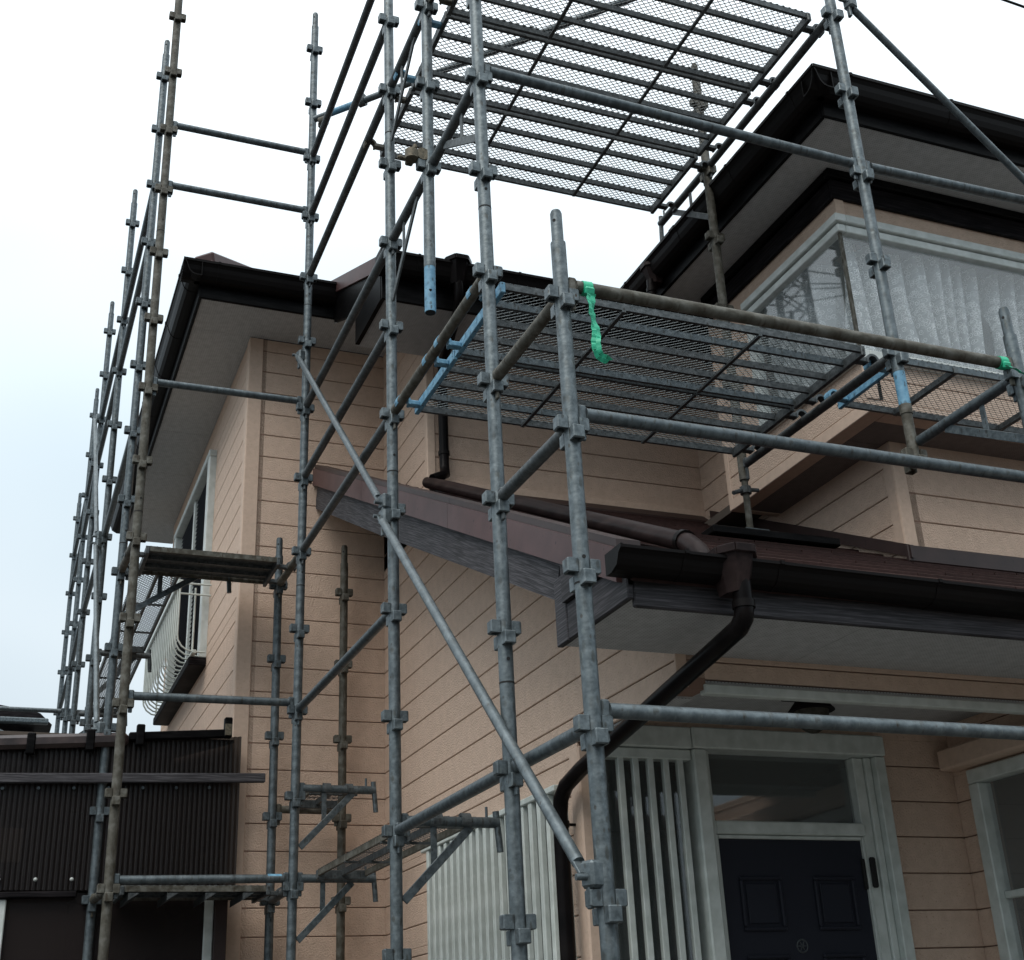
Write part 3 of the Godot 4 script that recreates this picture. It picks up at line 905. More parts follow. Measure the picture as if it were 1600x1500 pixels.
func rain_head(house: Node3D, c: Vector3, out: Vector3, w: float, material: Material):
	# faceted hopper: c = centre of the back of its top
	var m := MB.new()
	var s := out.cross(Vector3.UP)
	var tops := []; var mids := []; var lows := []
	for q in [[-0.5, 0.0], [0.5, 0.0], [0.5, 0.55], [0.24, 0.92], [-0.24, 0.92], [-0.5, 0.55]]:
		tops.append(c + s * (q[0] * w) + out * (q[1] * w))
		mids.append(c + s * (q[0] * w * 0.93) + out * (q[1] * w * 0.95) - Vector3(0, w * 0.22, 0))
		lows.append(c + s * (q[0] * w * 0.55) + out * (q[1] * w * 0.62 + w * 0.06) - Vector3(0, w * 1.05, 0))
	for i in 6:
		var j := (i + 1) % 6
		for pair in [[tops, mids], [mids, lows]]:
			var f := [pair[0][i], pair[0][j], pair[1][j], pair[1][i]]
			var nn: Vector3 = (f[1] - f[0]).cross(f[2] - f[0])
			if nn.dot((f[0] + f[2]) / 2 - (c + out * w * 0.4)) < 0.0: f.reverse()
			m.face(f)
	var lw := lows.duplicate()
	if (lw[1] - lw[0]).cross(lw[2] - lw[0]).y > 0.0: lw.reverse()
	m.face(lw)
	if (tops[1] - tops[0]).cross(tops[2] - tops[0]).y < 0.0: tops.reverse()
	m.face(tops)
	var h := obj("rain_head", m, material, house)
	m = MB.new()                                # thick rim
	for i in 6:
		var j := (i + 1) % 6
		var p0: Vector3 = tops[i]; var p1: Vector3 = tops[j]
		bar(m, p0 - Vector3(0, w * 0.1, 0), p1 - Vector3(0, w * 0.1, 0), 0.012, w * 0.2, Vector3.UP.cross(p1 - p0), 0.002)
	obj("rim", m, material, h)

func strap_band(parent: Node3D, c: Vector3, axis: Vector3, r: float):
	var m := MB.new()
	m.cyl(c - axis * 0.012, c + axis * 0.012, r, r, 14)
	obj("pipe_band", m, M.gutter, parent)

# flat slab of roof: strip of plane rising with +b
func roof_strip(m: MB, a0: float, a1: float, b0: float, b1: float, h0: float, h1: float, t: float):
	m.prism(PackedVector2Array([Vector2(b0, h0), Vector2(b1, h1), Vector2(b1, h1 - t), Vector2(b0, h0 - t)]), V(a0, 0, 0), EB, Vector3.UP, EA * (a1 - a0))

func build_house():
	var h := thing("house", "pink-beige house with brown-black eaves and a maroon porch roof", "house", V(2.2, 0, 7.0))
	# --- walls
	siding(h, true, B1, A2 + 0.016, A3 + 0.05, 0.0, 5.86)
	siding(h, false, A2, B1, 10.95, 0.0, 5.86, [[8.70, 10.42, 4.02, 5.53]])
	var sl := func(y: float) -> Vector2: return Vector2(maxf(3.87, 7.47 - (4.945 - 0.215 - y) / RISE), 9.9)
	siding(h, false, A3, 3.87, B1, 2.0, 4.72, [[3.5, 4.74, 1.9, 2.62], [4.88, 6.60, 1.0, 2.46]], sl)
	siding(h, false, A3, 4.74, B1, 0.0, 2.0, [[4.88, 6.60, 1.0, 2.46]])
	siding(h, false, A3, B5, B1, 4.3, 6.0)
	siding(h, true, B5, A3 + 0.016, A7 + 0.05, 4.3, 5.40)
	siding(h, false, A7, B8, B5, 3.2, 5.40)
	siding(h, true, B8, A7 + 0.016, 7.2, 3.2, 4.22)
	siding(h, true, B8 - 0.015, A3 + 0.016, A7 + 0.02, 0.0, 2.765, [[2.27, 3.665, -0.1, 2.69]])
	siding(h, false, A7 + 0.02, 2.4, B8 + 0.10, 0.0, 2.765, [[2.6, 4.60, 0.6, 2.535]])
	siding(h, true, 3.87, A3 + 0.016, A7 + 0.2, 2.66, 2.76, [], null, 1.3, 0.1)
	# corner boards
	piece("corner_board", h, M.trim, A2 - 0.006, A2 + 0.085, 0.0, 5.86, B1 - 0.006, B1 + 0.002, 0.004)
	piece("corner_board", h, M.trim, A2 - 0.006, A2 + 0.002, 0.0, 5.86, B1 + 0.0025, B1 + 0.085, 0.004)
	piece("corner_board", h, M.trim, A3 - 0.006, A3 + 0.045, 4.4, 5.50, B5 - 0.006, B5 + 0.002, 0.004)
	piece("corner_board", h, M.trim, A3 - 0.006, A3 + 0.002, 4.4, 5.50, B5 + 0.0025, B5 + 0.05, 0.004)
	piece("corner_board", h, M.trim, A7 - 0.006, A7 + 0.07, 3.4, 4.215, B8 - 0.006, B8 + 0.002, 0.004)
	piece("corner_board", h, M.trim, A7 - 0.006, A7 + 0.002, 3.4, 4.215, B8 + 0.0025, B8 + 0.07, 0.004)
	piece("corner_board", h, M.trim, A3 - 0.006, A3 + 0.05, 0.0, 2.60, B8 - 0.022, B8 - 0.012, 0.004)
	piece("corner_board", h, M.trim, A3 - 0.006, A3 + 0.002, 0.0, 2.60, B8 - 0.0115, B8 + 0.075, 0.004)
	piece("corner_board", h, M.trim, A3 - 0.006, A3 + 0.04, 2.625, 2.755, 3.864, 3.875, 0.003)
	# flashing strips where walls meet the porch roof
	piece("wall_flashing", h, M.trim, A3, A7, 4.50, 4.555, B5 - 0.012, B5 - 0.002, 0.003)

	build_bay(h)
	build_eaves(h)
	build_porch(h)
	build_entrance(h)
	build_side_window(h)

func curtain(label: String, p0: Vector3, p1: Vector3, out: Vector3, h0: float, h1: float, seed_: int, material: Material, amp := 0.058):
	rng.seed = seed_
	var t := MB.new()
	var n := int((p1 - p0).length() / 0.006)
	var rows := 14
	var grid := []
	var ph := []
	for k in 6: ph.append(rng.randf() * TAU)
	for r in rows + 1:
		var y := lerpf(h0, h1, float(r) / rows)
		var row := PackedVector3Array()
		for i in n + 1:
			var u := float(i) / n * (p1 - p0).length()
			var k := float(r) / rows
			var w := u + 0.07 * sin(k * 2.0 + ph[0] + u * 3.0) * (1.0 - k)
			var g: float = w * 27.0 + ph[1] + 1.9 * sin(w * 6.0 + ph[2]) + 0.8 * sin(k * 2.6 + ph[5] + w * 4.0)
			var f: float = 0.9 - 2.2 * pow(absf(cos(g)), 5.0) + sin(w * 90.0 + ph[3]) * 0.12 + sin(w * 13.0 + ph[4]) * 0.4
			row.append(p0.lerp(p1, float(i) / n) * Vector3(1, 0, 1) + Vector3(0, y, 0) + out * (f * amp))
		grid.append(row)
	for s in [1.0, -1.0]:
		for r in rows:
			for i in n:
				var q := [grid[r][i], grid[r][i + 1], grid[r + 1][i + 1], grid[r + 1][i]]
				var nr := []
				for e in [[r, i], [r, i + 1], [r + 1, i + 1], [r + 1, i]]:
					var i0 := maxi(e[1] - 1, 0); var i1 := mini(e[1] + 1, n)
					var r0 := maxi(e[0] - 1, 0); var r1 := mini(e[0] + 1, rows)
					nr.append(((grid[e[0]][i1] - grid[e[0]][i0]).cross(grid[r1][e[1]] - grid[r0][e[1]])).normalized() * s)
				for j in 4: q[j] += nr[j] * 0.0006
				if s > 0: t.tri(q[0], q[1], q[2], nr[0], nr[1], nr[2]); t.tri(q[0], q[2], q[3], nr[0], nr[2], nr[3])
				else: t.tri(q[0], q[2], q[1], nr[0], nr[2], nr[1]); t.tri(q[0], q[3], q[2], nr[0], nr[3], nr[2])
	tag(obj("curtain", t, material, self), label, "curtain", "curtains in the bay window")

func build_bay(h: Node3D):
	var aL := 3.735; var bF := 4.465
	# pink boards below and above the glass
	var front := group_node("bay_window", h)
	var lo := 4.21; var w0 := 4.50; var w1 := 5.315
	siding(h, false, aL, bF, 5.74, lo + 0.068, 5.62, [[bF - 0.1, 5.36, w0, w1]], null, 1.3, 0.09)
	siding(h, true, bF, aL + 0.012, 7.2, lo + 0.068, 5.62, [[aL - 0.1, 6.6, w0, w1]], null, 1.3, 0.09)
	piece("bay_skirt", h, M.trim, aL - 0.004, aL + 0.09, lo, lo + 0.065, bF - 0.004, 5.74, 0.003)
	piece("bay_skirt", h, M.trim, aL + 0.092, 7.2, lo, lo + 0.065, bF - 0.004, bF + 0.09, 0.003)
	piece("corner_board", h, M.trim, aL - 0.010, aL + 0.06, lo + 0.066, w0 - 0.01, bF - 0.012, bF + 0.0, 0.003)
	piece("corner_board", h, M.trim, aL - 0.006, aL + 0.05, 5.335, 5.45, bF - 0.012, bF + 0.0, 0.003)
	piece("corner_board", h, M.trim, aL - 0.004, A7, lo + 0.002, 5.45, 5.735, 5.775, 0.003)
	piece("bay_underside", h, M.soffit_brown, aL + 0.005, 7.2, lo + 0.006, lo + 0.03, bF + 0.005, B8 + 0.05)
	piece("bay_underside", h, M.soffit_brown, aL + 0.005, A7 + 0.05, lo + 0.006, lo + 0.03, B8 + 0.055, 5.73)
	# aluminium frame: head in two steps, sill, posts
	var al: Material = M.alu_white
	piece("frame", front, al, aL - 0.035, aL + 0.03, w1 - 0.035, w1 + 0.012, bF - 0.035, 5.37, 0.004)
	piece("frame", front, al, aL + 0.031, 6.6, w1 - 0.035, w1 + 0.012, bF - 0.035, bF + 0.03, 0.004)
	piece("frame", front, al, aL - 0.018, aL + 0.03, w1 - 0.085, w1 - 0.04, bF - 0.018, 5.36, 0.004)
	piece("frame", front, al, aL + 0.031, 6.6, w1 - 0.085, w1 - 0.04, bF - 0.018, bF + 0.03, 0.004)
	piece("frame", front, al, aL - 0.035, aL + 0.03, w0 - 0.015, w0 + 0.035, bF - 0.035, 5.37, 0.004)
	piece("frame", front, al, aL + 0.031, 6.6, w0 - 0.015, w0 + 0.035, bF - 0.035, bF + 0.03, 0.004)
	piece("frame", front, al, aL - 0.022, aL + 0.03, w0 + 0.036, w1 - 0.086, 5.30, 5.36, 0.004)
	piece("corner_post", front, M.steel_old, aL - 0.006, aL + 0.012, w0 + 0.036, w1 - 0.086, bF - 0.006, bF + 0.012, 0.002)
	piece("mullion", front, al, 5.12, 5.165, w0 + 0.036, w1 - 0.086, bF - 0.008, bF + 0.03, 0.004)
	piece("pane", front, M.glass, aL + 0.006, aL + 0.010, w0 + 0.02, w1 - 0.06, bF + 0.013, 5.31)
	piece("pane", front, M.glass, aL + 0.013, 5.13, w0 + 0.02, w1 - 0.06, bF + 0.006, bF + 0.010)
	piece("pane", front, M.glass, 5.15, 6.6, w0 + 0.02, w1 - 0.06, bF + 0.006, bF + 0.010)
	piece("window_board", front, M.alu, aL + 0.03, 6.6, w0 - 0.02, w0 + 0.0, bF + 0.03, bF + 0.6)
	# the room behind
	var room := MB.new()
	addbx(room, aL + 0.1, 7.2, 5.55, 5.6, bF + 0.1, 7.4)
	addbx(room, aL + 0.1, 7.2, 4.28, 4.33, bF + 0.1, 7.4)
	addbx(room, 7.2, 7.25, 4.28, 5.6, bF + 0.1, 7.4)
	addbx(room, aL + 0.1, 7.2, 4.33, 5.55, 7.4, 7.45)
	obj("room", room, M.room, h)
	curtain("lace curtain with scroll pattern filling the front of the bay window, left of the gap", V(aL + 0.10, 0, bF + 0.17), V(4.69, 0, bF + 0.14), -EB, 4.46, 5.27, 11, M.lace)
	curtain("lace curtain at the far end of the bay window, right of the dark gap", V(4.775, 0, bF + 0.15), V(6.5, 0, bF + 0.15), -EB, 4.46, 5.27, 12, M.lace)
	curtain("lace curtain behind the side pane that mirrors a pylon", V(aL + 0.16, 0, bF + 0.28), V(aL + 0.15, 0, 5.30), -EA, 4.46, 5.27, 13, M.lace)
	curtain("grey inner drape glimpsed in the gap between the lace curtains", V(4.55, 0, bF + 0.30), V(5.0, 0, bF + 0.30), -EB, 4.46, 5.27, 14, M.drape, 0.02)

func build_eaves(h: Node3D):
	# --- gable end roof: soffit, fascia, gutter, hip slopes
	var e0 := 0.895; var f0 := 7.06; var y0 := 5.865
	piece("soffit", h, M.soffit, e0 + 0.02, A3 + 0.03, y0, y0 + 0.02, f0 + 0.02, B1 - 0.0)
	for k in 5:
		piece("soffit_panel", h, M.soffit, e0 + 0.02, A2 + 0.05, y0, y0 + 0.02, B1 + 0.002 + k * 0.786, B1 + (k + 1) * 0.786 - 0.001)
	piece("fascia", h, M.black, e0, A3, y0 - 0.012, y0 + 0.16, f0, f0 + 0.022, 0.004)
	piece("fascia", h, M.black, e0, e0 + 0.022, y0 - 0.012, y0 + 0.16, f0 + 0.024, 11.40, 0.004)
	gutter(h, V(e0 - 0.118, y0 + 0.075, f0 - 0.002), V(1.80, y0 + 0.075, f0 - 0.002), -EB, [false, true])
	gutter(h, V(e0 - 0.002, y0 + 0.075, f0 - 0.118), V(e0 - 0.002, y0 + 0.075, 11.45), -EA, [false, true])
	var m := MB.new()
	var eav := y0 + 0.185
	# hip: front slope and side slope, with a little thickness
	var ridge_a := 3.2; var ry := eav + (ridge_a - e0) * 0.45
	for o in [0.0, -0.03]:
		var c0 := V(e0 - 0.03, eav + o, f0 - 0.03); var c1 := V(A3 + 1.0, eav + o, f0 - 0.03)
		var c2 := V(A3 + 1.0, eav + o + 0.45 * (ridge_a - e0), f0 - 0.03 + (ridge_a - e0)); var c3 := V(ridge_a, ry + o, f0 - 0.03 + (ridge_a - e0))
		var d1 := V(e0 - 0.03, eav + o, 11.45); var d2 := V(ridge_a, ry + o, 11.45)
		if o == 0.0:
			m.face([c0, c1, c2, c3]); m.face([d1, c0, c3, d2])
		else:
			m.face([c3, c2, c1, c0]); m.face([d2, c3, c0, d1])
	obj("roof_slope", m, M.slate, h)
	m = MB.new()
	bar(m, V(e0 + 0.01, eav + 0.035, f0 + 0.01), V(ridge_a, ry + 0.045, f0 - 0.03 + ridge_a - e0), 0.16, 0.05, Vector3(1, 0, 1), 0.012)
	obj("hip_cap", m, M.maroon, h)
	m = MB.new()                                # raised end of the hip at the corner
	bar(m, V(e0 + 0.02, eav + 0.075, f0 + 0.02), V(e0 + 0.34, eav + 0.215, f0 + 0.34), 0.15, 0.11, Vector3(1, 0, 1), 0.012)
	obj("hip_cap", m, M.maroon, h)
	# --- roof of the wall over the porch: verge, fascia, gutter
	var va := 1.755; var yb := 5.37; var fb := 5.99
	var rh := func(b: float) -> float: return 5.665 + 0.455 * (b - 6.05)
	m = MB.new()
	roof_strip(m, va + 0.02, 7.0, 5.93, 8.6, rh.call(5.93), rh.call(8.6), 0.05)
	obj("roof_slope", m, M.slate, h)
	m = MB.new()
	m.prism(PackedVector2Array([Vector2(6.0, rh.call(6.0) + 0.015), Vector2(7.25, rh.call(7.25) + 0.015), Vector2(7.25, rh.call(7.25) - 0.085), Vector2(6.0, rh.call(6.0) - 0.085)]), V(va - 0.014, 0, 0), EB, Vector3.UP, EA * 0.034)
	obj("verge_cap", m, M.maroon, h)
	m = MB.new()
	m.prism(PackedVector2Array([Vector2(6.0, rh.call(6.0) - 0.08), Vector2(7.05, rh.call(7.05) - 0.08), Vector2(7.05, rh.call(7.05) - 0.30), Vector2(6.53, rh.call(6.53) - 0.30), Vector2(6.53, yb), Vector2(6.0, yb)]), V(va, 0, 0), EB, Vector3.UP, EA * 0.025)
	obj("barge_board", m, M.black, h)
	piece("soffit", h, M.soffit, va + 0.025, A7, yb + 0.01, yb + 0.03, fb + 0.01, B5 + 0.01)
	m = MB.new()
	roof_strip(m, va + 0.025, A3 + 0.02, 6.54, 7.3, rh.call(6.54) - 0.28, rh.call(7.3) - 0.28, 0.02)
	obj("soffit", m, M.soffit, h)
	piece("fascia", h, M.black, va, A7, yb - 0.01, yb + 0.2, fb - 0.02, fb, 0.003)
	gutter(h, V(va - 0.03, yb + 0.13, fb - 0.022), V(3.42, yb + 0.13, fb - 0.022), -EB, [true, false])
	rain_head(h, V(2.185, yb + 0.275, fb - 0.03), -EB, 0.15, M.pipe)
	var pts := [V(2.185, yb + 0.14, fb - 0.10), V(2.185, yb + 0.04, fb - 0.10), V(2.20, yb - 0.01, fb - 0.05), V(2.265, yb - 0.10, B5 - 0.12), V(2.285, yb - 0.16, B5 - 0.06), V(2.287, yb - 0.25, B5 - 0.05), V(2.287, 4.72, B5 - 0.05), V(2.287, 4.62, B5 - 0.052), V(2.283, 4.565, B5 - 0.075), V(2.25, 4.54, B5 - 0.10), V(2.19, 4.505, B5 - 0.12)]
	m = MB.new(); m.hose(pts, 0.029, 14)
	var dp := obj("downpipe", m, M.pipe, h)
	strap_band(dp, V(2.287, 4.71, B5 - 0.05), Vector3.UP, 0.034)
	strap_band(dp, V(2.287, 5.02, B5 - 0.05), Vector3.UP, 0.032)
	# --- roof over the bay window
	var ea := 3.435; var eb := 4.07; var ye := 5.60
	piece("soffit", h, M.soffit, ea + 0.015, 7.3, ye, ye + 0.02, eb + 0.015, 4.50)
	piece("soffit", h, M.soffit, ea + 0.015, 3.78, ye, ye + 0.02, 4.502, 6.2)
	piece("soffit", h, M.soffit, 3.782, A7 + 0.1, ye, ye + 0.02, 5.70, 6.54)
	piece("fascia", h, M.black, ea, 7.3, ye - 0.012, ye + 0.14, eb, eb + 0.02, 0.004)
	piece("fascia", h, M.black, ea, ea + 0.02, ye - 0.012, ye + 0.14, eb + 0.022, 6.2, 0.004)
	gutter(h, V(ea - 0.108, ye + 0.07, eb - 0.002), V(7.3, ye + 0.07, eb - 0.002), -EB, [false, false], 0.11, 0.12)
	gutter(h, V(ea - 0.002, ye + 0.07, eb - 0.108), V(ea - 0.002, ye + 0.07, 6.2), -EA, [false, false], 0.11, 0.12)
	# cornice of the bay: a black board under the soffit with a lip on top
	var ca := 3.735; var cb := 4.465
	piece("cornice", h, M.fascia, ca - 0.022, 7.2, 5.43, 5.545, cb - 0.022, cb - 0.001, 0.004)
	piece("cornice", h, M.fascia, ca - 0.022, ca - 0.001, 5.43, 5.545, cb + 0.0, 5.74, 0.004)
	piece("cornice", h, M.black, ca - 0.045, 7.2, 5.548, 5.599, cb - 0.045, cb - 0.001, 0.006)
	piece("cornice", h, M.black, ca - 0.045, ca - 0.001, 5.548, 5.599, cb + 0.0, 5.76, 0.006)
	m = MB.new()
	var er := ye + 0.17
	for o in [0.0, -0.03]:
		var c0 := V(ea - 0.03, er + o, eb - 0.03); var c1 := V(7.4, er + o, eb - 0.03); var c2 := V(7.4, er + o + 0.45 * 2.4, eb + 2.37); var c3 := V(ea + 2.37, er + o + 0.45 * 2.4, eb + 2.37)
		var d1 := V(ea - 0.03, er + o, 6.3); var d2 := V(ea + 2.37, er + o + 0.45 * 2.4, 8.7)
		if o == 0.0:
			m.face([c0, c1, c2, c3]); m.face([d1, c0, c3, d2])
		else:
			m.face([c3, c2, c1, c0]); m.face([d2, c3, c0, d1])
	obj("roof_slope", m, M.slate_b, h)
	rain_head(h, V(ea - 0.005, ye + 0.165, 5.76), -EA, 0.12, M.pipe_old)
	m = MB.new()
	m.hose([V(ea - 0.075, ye + 0.06, 5.76), V(ea - 0.075, ye - 0.06, 5.76), V(ea - 0.072, ye - 0.12, 5.76), V(ea + 0.02, ye - 0.2, 5.77), V(ea + 0.30, ye - 0.42, 5.80)], 0.026, 12)
	var d2p := obj("downpipe", m, M.pipe, h)
	strap_band(d2p, V(ea - 0.075, ye - 0.01, 5.76), Vector3.UP, 0.031)

func build_porch(h: Node3D):
	var va := 1.755; var be := 3.33
	# roof deck and courses of slates
	var roof := MB.new()
	var bt := func(a: float) -> float: return B1 if a < A3 - 0.01 else (B5 if a < A7 - 0.01 else B8)
	for q in [[va + 0.01, A3], [A3, A7], [A7, 7.2]]:
		roof_strip(roof, q[0], q[1], be - 0.02, bt.call((q[0] + q[1]) / 2) - 0.002, porch_h(be - 0.02) - 0.02, porch_h(bt.call((q[0] + q[1]) / 2) - 0.002) - 0.02, 0.06)
	var deck := obj("roof_deck", roof, M.slate_b, h)
	var step := 0.182
	var b := be - 0.05
	var k := 0
	while b < B1 - 0.02:
		# each course split into slates 0.6 m wide, joints staggered
		var a := va + 0.012 + (0.0 if k % 2 == 0 else -0.3)
		while a < 6.6:
			var a0 := maxf(a, va + 0.012); var a1 := minf(a + 0.604, 6.7)
			a += 0.61
			var top: float = bt.call((a0 + a1) / 2)
			if a0 < A3 and a1 > A3 and b > B5 - 0.1:
				a1 = A3
			if a0 < A7 and a1 > A7 and b > B8 - 0.1:
				a1 = A7
			if b > bt.call(a0 + 0.01) - 0.03 or a1 - a0 < 0.05: continue
			top = bt.call(a0 + 0.01)
			var b1 := minf(b + step + 0.03, top - 0.004)
			var m := MB.new()
			var y0 := porch_h(b) + 0.004 + rng.randf() * 0.0015
			m.prism(PackedVector2Array([Vector2(b, y0), Vector2(b1, porch_h(b1) - 0.0075), Vector2(b1, porch_h(b1) - 0.014), Vector2(b, y0 - 0.010)]), V(a0, 0, 0), EB, Vector3.UP, EA * (a1 - a0))
			obj("slate", m, M.slate if (k + int(a * 7.0)) % 3 else M.slate_b, deck)
		b += step
		k += 1
	# wall flashings on the slope
	var m := MB.new()
	m.prism(PackedVector2Array([Vector2(B5 - 0.10, porch_h(B5 - 0.1) + 0.012), Vector2(B5 - 0.014, porch_h(B5) + 0.03), Vector2(B5 - 0.014, porch_h(B5) - 0.02), Vector2(B5 - 0.1, porch_h(B5 - 0.1) - 0.01)]), V(A3, 0, 0), EB, Vector3.UP, EA * (A7 - A3 - 0.02))
	obj("roof_flashing", m, M.maroon_dark, h)
	m = MB.new()
	m.prism(PackedVector2Array([Vector2(B8 - 0.05, porch_h(B8 - 0.05) + 0.02), Vector2(B5 - 0.1, porch_h(B5 - 0.1) + 0.02), Vector2(B5 - 0.1, porch_h(B5 - 0.1) + 0.085), Vector2(B8 - 0.05, porch_h(B8 - 0.05) + 0.085)]), V(A7 - 0.022, 0, 0), EB, Vector3.UP, EA * 0.02)
	obj("roof_flashing", m, M.maroon_dark, h)
	piece("roof_flashing", h, M.maroon_dark, A7 - 0.03, 4.75, porch_h(B8) - 0.02, porch_h(B8) + 0.065, B8 - 0.04, B8 - 0.016, 0.004)
	# verge: metal cap in lengths, ridge roll, wooden barge board
	var e := 3.36
	var cuts := [[e, 4.9], [4.903, 6.3], [6.303, 7.52]]
	for q in cuts:
		m = MB.new()
		m.prism(PackedVector2Array([Vector2(q[0], porch_h(q[0]) + 0.02), Vector2(q[1], porch_h(q[1]) + 0.02), Vector2(q[1], porch_h(q[1]) - 0.095), Vector2(q[0], porch_h(q[0]) - 0.095)]), V(va - 0.022, 0, 0), EB, Vector3.UP, EA * 0.02)
		obj("verge_cap", m, M.maroon, h)
		m = MB.new()
		m.prism(PackedVector2Array([Vector2(q[0], porch_h(q[0]) + 0.02), Vector2(q[1], porch_h(q[1]) + 0.02), Vector2(q[1], porch_h(q[1]) + 0.05), Vector2(q[0], porch_h(q[0]) + 0.05)]), V(va - 0.012, 0, 0), EB, Vector3.UP, EA * 0.085)
		obj("verge_cap", m, M.maroon_dark, h)
	# the board is built straight and tilted, so that its grain runs along it
	m = MB.new()
	m.prism(PackedVector2Array([Vector2(-2.02, 0.125), Vector2(2.02, 0.125), Vector2(2.02, -0.040), Vector2(0.4, -0.044), Vector2(-2.02, -0.026)]), Vector3.ZERO, Vector3(0, 0, -1), Vector3.UP, Vector3(0.028, 0, 0))
	var bo := put("barge_board", m.mesh(), M.barge, h, V(va + 0.002, porch_h(5.67) - 0.212, 5.67) - h.position)
	bo.rotation.x = atan(RISE)
	m = MB.new()
	roof_strip(m, va + 0.03, A3 + 0.02, 3.87, B1, porch_h(3.87) - 0.205, porch_h(B1) - 0.225, 0.02)
	obj("soffit", m, M.soffit, h)
	# boxed eave: return boards, fascia, flat soffit, gutter
	piece("return_board", h, M.barge, va - 0.004, va + 0.02, 2.735, 2.975, 3.78, 3.87, 0.003)
	m = MB.new()
	m.prism(PackedVector2Array([Vector2(3.34, 2.863), Vector2(3.777, 2.863), Vector2(3.777, porch_h(3.777) - 0.07), Vector2(3.36, 2.866)]), V(va - 0.018, 0, 0), EB, Vector3.UP, EA * 0.02)
	obj("return_board", m, M.fascia_wood, h)
	piece("return_board", h, M.fascia_wood, va - 0.002, va + 0.02, 2.735, 2.862, be, 3.777, 0.004)
	m = MB.new()
	m.prism(PackedVector2Array([Vector2(be, 2.78), Vector2(3.87, 2.78), Vector2(3.87, porch_h(3.87) - 0.06), Vector2(be, porch_h(be) - 0.06)]), V(va + 0.004, 0, 0), EB, Vector3.UP, EA * 0.016)
	obj("return_board", m, M.fascia, h)
	piece("fascia", h, M.fascia_wood, va + 0.021, 7.2, 2.712, 2.86, be, be + 0.022, 0.004)
	for j in 6:
		piece("soffit_panel", h, M.soffit, va + 0.021 + j * 0.91 + (0.0015 if j else 0.0), va + 0.021 + (j + 1) * 0.91 - 0.0015, 2.742, 2.757, be + 0.022, 3.868)
	gutter(h, V(va - 0.065, 2.797, be - 0.004), V(2.03, 2.795, be - 0.004), -EB, [true, false], 0.108, 0.068)
	gutter(h, V(2.03, 2.795, be - 0.004), V(7.2, 2.735, be - 0.004), -EB, [false, false], 0.108, 0.068)
	rain_head(h, V(2.095, 2.895, be - 0.02), -EB, 0.135, M.pipe_old)
	# pipe lying on the roof, from the upper downpipe to the gutter
	var rp := [V(2.19, porch_h(6.52) + 0.05, 6.52), V(2.19, porch_h(6.45) + 0.05, 6.45)]
	for i in 8:
		var bb := lerpf(6.3, 3.62, i / 7.0)
		rp.append(V(lerpf(2.185, 2.09, i / 7.0), porch_h(bb) + 0.052, bb))
	rp.append_array([V(2.085, porch_h(3.5) + 0.05, 3.5), V(2.083, porch_h(3.44) + 0.03, 3.44), V(2.082, porch_h(3.39) - 0.02, 3.39), V(2.082, porch_h(3.36) - 0.06, 3.365)])
	m = MB.new(); m.hose(rp, 0.034, 14)
	var pipe := obj("roof_pipe", m, M.pipe_old, h)
	strap_band(pipe, V(2.087, porch_h(3.53) + 0.054, 3.53), Vector3(0, -0.447, 0.894), 0.040)
	strap_band(pipe, V(2.15, porch_h(5.4) + 0.052, 5.4), Vector3(0, -0.447, 0.894), 0.038)
	# downpipe: out of the hopper, back under the eave, down beside the corner
	m = MB.new()
	m.hose([V(2.105, 2.79, 3.245), V(2.105, 2.70, 3.245), V(2.106, 2.675, 3.255), V(2.108, 2.655, 3.29), V(2.112, 2.632, 3.45), V(2.133, 2.475, 4.55), V(2.135, 2.44, 4.71), V(2.135, 2.40, 4.765), V(2.135, 2.34, 4.785), V(2.135, 2.0, 4.785), V(2.135, 0.1, 4.785)], 0.031, 14)
	var dp := obj("downpipe", m, M.pipe, h)
	strap_band(dp, V(2.105, 2.715, 3.245), Vector3.UP, 0.036)
	strap_band(dp, V(2.135, 2.30, 4.785), Vector3.UP, 0.036)
	m = MB.new(); m.cyl(V(2.16, 2.30, 4.785), V(A3, 2.30, 4.785), 0.006, 0.006, 8)
	obj("pipe_holder", m, M.gutter, dp)
	# beam over the entrance, porch ceiling, lamp
	piece("beam_trim", h, M.alu, A3 + 0.10, A7 + 0.2, 2.605, 2.640, 3.86, 3.90, 0.004)
	piece("beam_underside", h, M.soffit, A3 + 0.014, A7 + 0.2, 2.642, 2.657, 3.884, 3.97)
	piece("beam_underside", h, M.soffit, A3 + 0.014, A3 + 0.11, 2.612, 2.622, 3.972, 4.72)
	piece("beam_back", h, M.groove, A3 + 0.11, A7 + 0.03, 2.642, 2.765, 3.96, 3.972)
	piece("porch_ceiling", h, M.soffit, A3 + 0.014, A7 + 0.1, 2.766, 2.78, 3.972, 4.80)
	var lamp := piece("porch_lamp", h, M.fascia, 2.95, 3.13, 2.735, 2.765, 4.20, 4.38, 0.01)
	m = MB.new()
	m.cyl(V(3.04, 2.735, 4.29), V(3.04, 2.68, 4.29), 0.05, 0.095, 16)
	obj("lamp_shade", m, M.fascia, lamp)
	m = MB.new()
	for i in 6:
		var r0 := 0.07 * cos(i / 6.0 * PI / 2.0); var r1 := 0.07 * cos((i + 1) / 6.0 * PI / 2.0)
		m.cyl(V(3.04, 2.68 - 0.09 * sin(i / 6.0 * PI / 2.0), 4.29), V(3.04, 2.68 - 0.09 * sin((i + 1) / 6.0 * PI / 2.0), 4.29), r0, maxf(r1, 0.001), 16, i == 0, false)
	obj("lamp_globe", m, M.steel_old, lamp)

